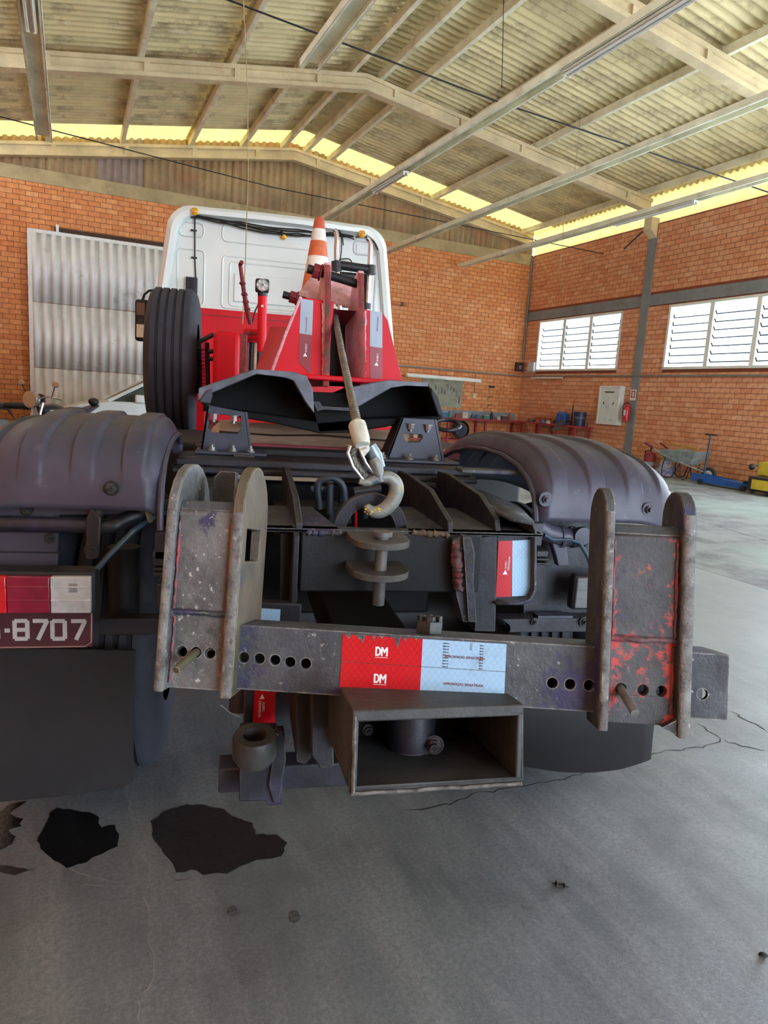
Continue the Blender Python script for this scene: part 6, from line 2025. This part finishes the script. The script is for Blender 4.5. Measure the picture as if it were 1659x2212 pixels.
for y_ in (-.775, .775):
    MB().tube([(-1.1, y_, .99), (-.2, y_ * .97, 1.49)], .035, 8).obj('windscreen_pillar', M_CARW, t)
    MB().tube([(1.88, y_, 1.01), (1.35, y_ * .97, 1.49)], .045, 8).obj('rear_pillar', M_CARW, t)
    q = MB().bb(-.62, -.42, y_ * 1.1 - .08, y_ * 1.1 + .08, .98, 1.14).obj('door_mirror', M_CARW, t, bevel=.03)
    MB().bb(-.42, -.41, y_ * 1.1 - .07, y_ * 1.1 + .07, 1.0, 1.12).obj('mirror_face', M_BLK, q)
    for x_ in (-1.3, 1.3):
        q = MB().lathe([(.18, -.1), (.29, -.1), (.31, -.07), (.31, .07), (.29, .1), (.18, .1)], (x_, y_ * .98, .31), (0, 1, 0), 24).obj('wheel', M_TYRE, t)
        MB().lathe([(0, -.08), (.19, -.09), (.19, .09), (0, .08)], (x_, y_ * .98, .31), (0, 1, 0), 16).obj('rim', M_LAMPB, q)
MB().bb(-1.99, -1.94, -.7, .7, .55, .68).obj('grille', M_BLK, t)
for y_ in (-.62, .62):
    MB().sphere((-1.82, y_, .76), .13, 10, 8, (.8, 1, .7)).obj('headlamp', M_CLEAR, t)

# ---- motorcycles
def motorcycle(label, loc, rz):
    t_ = bthing('motorcycle', label, 'motorcycle', loc, rz, 'motorcycles by the gable wall')
    for x_ in (-.65, .65):
        q_ = MB().lathe([(.24, -.05), (.30, -.05), (.32, 0), (.30, .05), (.24, .05)], (x_, 0, .32), (0, 1, 0), 28).obj('wheel', M_TYRE, t_)
        MB().lathe([(.25, -.015), (.05, -.03), (0, -.03), (0, .03), (.05, .03), (.25, .015)], (x_, 0, .32), (0, 1, 0), 20).obj('rim', M_BOLT, q_)
    for s_ in (-1, 1):
        MB().tube([(-.65, s_ * .08, .32), (-.42, s_ * .08, .95)], .022, 8).obj('fork', M_CHROME, t_)
    MB().tube([(-.45, 0, .9), (-.3, 0, .55), (.0, 0, .35), (.5, 0, .4), (.25, 0, .75), (-.4, 0, .85)], .025, 8).obj('frame', M_BLK, t_)
    MB().bb(-.2, .18, -.14, .14, .28, .58).obj('engine', M_BOLT, t_, bevel=.03)
    MB().sphere((-.12, 0, .82), .2, 14, 10, (1.35, .75, .6)).obj('fuel_tank', mat('dark_tank_paint', (40, 36, 46), .3, coat=.5), t_)
    MB().sphere((.42, 0, .82), .2, 14, 8, (1.7, .7, .32)).obj('seat', M_BLK, t_)
    MB().plate([(.6, -.1, .84), (1.0, -.07, .93), (1.0, -.07, .9), (.6, -.1, .74)], (0, .2, 0)).obj('tail', mat('dark_violet_paint', (58, 50, 66), .4), t_, bevel=.02)
    MB().sphere((.92, 0, .98), .09, 10, 7, (1.2, 1, .8)).obj('helmet_lock_box', M_BLK, t_)
    MB().tube([(-.30, -.36, 1.02), (-.42, -.2, 1.06), (-.45, 0, 1.0), (-.42, .2, 1.06), (-.30, .36, 1.02)], .014, 8).obj('handlebar', M_CHROME, t_)
    MB().lathe([(0, -.1), (.1, -.09), (.14, 0), (.135, .04), (0, .07)], (-.58, 0, 1.0), (-1, 0, .0), 20).obj('headlamp', M_CHROME, t_)
    for s_ in (-1, 1):
        q_ = MB().tube([(-.40, s_ * .24, 1.05), (-.42, s_ * .32, 1.22)], .008, 6).obj('mirror_stem', M_BLK, t_)
        MB().sphere((-.42, s_ * .34, 1.26), .07, 10, 7, (.25, 1, .7)).obj('mirror', M_CHROME, q_)
    MB().tube([(-.92, -.05, .5), (-.85, 0, .62), (-.65, 0, .70), (-.42, 0, .6)], .05, 8).obj('front_mudguard', mat('dark_violet_paint', 0), t_)
    MB().tube([(.1, .16, .3), (.9, .2, .36)], .05, 10).obj('exhaust', M_CHROME, t_)
    MB().tube([(.1, -.12, .28), (.16, -.3, .0)], .014, 6).obj('side_stand', M_BLK, t_)
    return t_
motorcycle('dark motorcycle with round chrome headlamp beside the sliding door', (-.22, 13.06, 0), radians(50))
motorcycle('dark motorcycle mostly hidden behind another one near the orange wall', (-1.25, 14.2, 0), radians(40))

# ---- oil stains and litter on the floor
def stain(name, label, pp, m, seed, spots=0):
    random.seed(seed)
    w_ = [PZ(x, y, 0) for x, y in pp]
    pts = []
    for a_, b_ in zip(w_, w_[1:] + w_[:1]):
        n_ = max(2, int((b_ - a_).length / .02))
        for k in range(n_):
            p = a_.lerp(b_, k / n_)
            pts.append((p.x + random.uniform(-.006, .006), p.y + random.uniform(-.006, .006)))
    c_ = V((sum(p[0] for p in pts) / len(pts), sum(p[1] for p in pts) / len(pts), 0))
    o_ = MB().plate([(p[0] - c_.x, p[1] - c_.y, .0002) for p in pts], (0, 0, .0012)).obj(name, m, None, smooth=0)
    o_.location = c_
    tag(o_, label, 'oil stain', 'oil stains on the floor')
    return o_
M_SMUDGE = mat('faint_oil_smudge', (64, 64, 64), .8, var=.3, scale=60, spots=[((88, 88, 88), 90, .5, .6)])
M_OIL = mat('oil_soaked_concrete', (34, 34, 34), .4, var=.25, scale=30, spots=[((20, 20, 20), 9, .56, .66), ((66, 66, 66), 60, .62, .72)], bump=.5, bscale=60, bdist=.004)
M_OIL2 = mat('wet_oil', (18, 18, 18), .25, var=.25, scale=26, spots=[((40, 40, 40), 30, .56, .7)], bump=.35, bscale=50, bdist=.004)
def z1(x, y):
    return (x * .5003, 1600 + y * .5003)
stain('oil_stain', 'large round dark oil stain on the floor below the towing eye', [z1(*p) for p in ((655, 350), (700, 310), (800, 275), (880, 280), (960, 295), (1030, 335), (1095, 355), (1100, 405), (1190, 408), (1235, 445), (1215, 500), (1100, 520), (980, 570), (880, 578), (820, 558), (760, 575), (750, 530), (700, 490), (665, 430))], M_OIL, 1)
stain('oil_stain', 'glossy black oil stain on the floor between the flap and the larger round stain', [z1(*p) for p in ((205, 330), (240, 293), (330, 300), (430, 330), (440, 375), (495, 365), (518, 400), (500, 460), (400, 510), (290, 552), (230, 520), (170, 470), (165, 410))], M_OIL2, 2)
stain('oil_stain', 'thin black oil smear along the lower edge of the mud flap', [z1(*p) for p in ((-40, 330), (60, 270), (110, 262), (40, 315), (95, 340), (85, 370), (30, 390), (66, 420), (30, 460), (-40, 480))], M_OIL2, 3)
stain('oil_stain', 'faint dark oil patch on the floor in front of the black stain', [z1(*p) for p in ((-40, 520), (30, 545), (110, 550), (150, 560), (60, 578), (-40, 570))], M_OIL, 4)
for (x, y, r_, lab) in ((503, 1968, .012, 'small dark oil drip on the floor in front of the round stain'), (636, 1980, .014, 'small dark oil drip on the floor beside another drip')):
    p = PZ(x, y, 0)
    random.seed(int(x))
    o_ = MB().plate([(r_ * (1 + .3 * random.random()) * cos(2 * pi * k / 12), r_ * 1.4 * (1 + .3 * random.random()) * sin(2 * pi * k / 12), .0002) for k in range(12)], (0, 0, .001)).obj('oil_drip', M_SMUDGE, None, smooth=0)
    o_.location = (p.x, p.y, 0)
    tag(o_, lab, 'oil stain', 'oil stains on the floor')
p = PZ(1210, 1913, 0)
t = tag(empty('broken_clip', Matrix.Translation((p.x, p.y, 0))), 'small broken black metal clip lying alone on the concrete floor', 'litter')
MB().bb(-.014, .014, -.006, .006, 0, .004).bb(-.014, -.010, -.006, .006, .004, .014).bb(.008, .013, -.012, .0, .0, .009).obj('clip', M_BLKD, t, bevel=.001)
MB().tube([(-.02, .01, .002), (.0, .004, .004), (.02, -.012, .003)], .0018, 6).obj('wire_end', M_BLKD, t)
p = PZ(1648, 2066, 0)
t = tag(empty('stone_chip', Matrix.Translation((p.x, p.y, 0))), 'small dark stone chip on the floor far from the truck', 'litter')
MB().sphere((0, 0, .005), .012, 7, 5, (1.2, .8, .5)).obj('chip', M_BLKD, t)
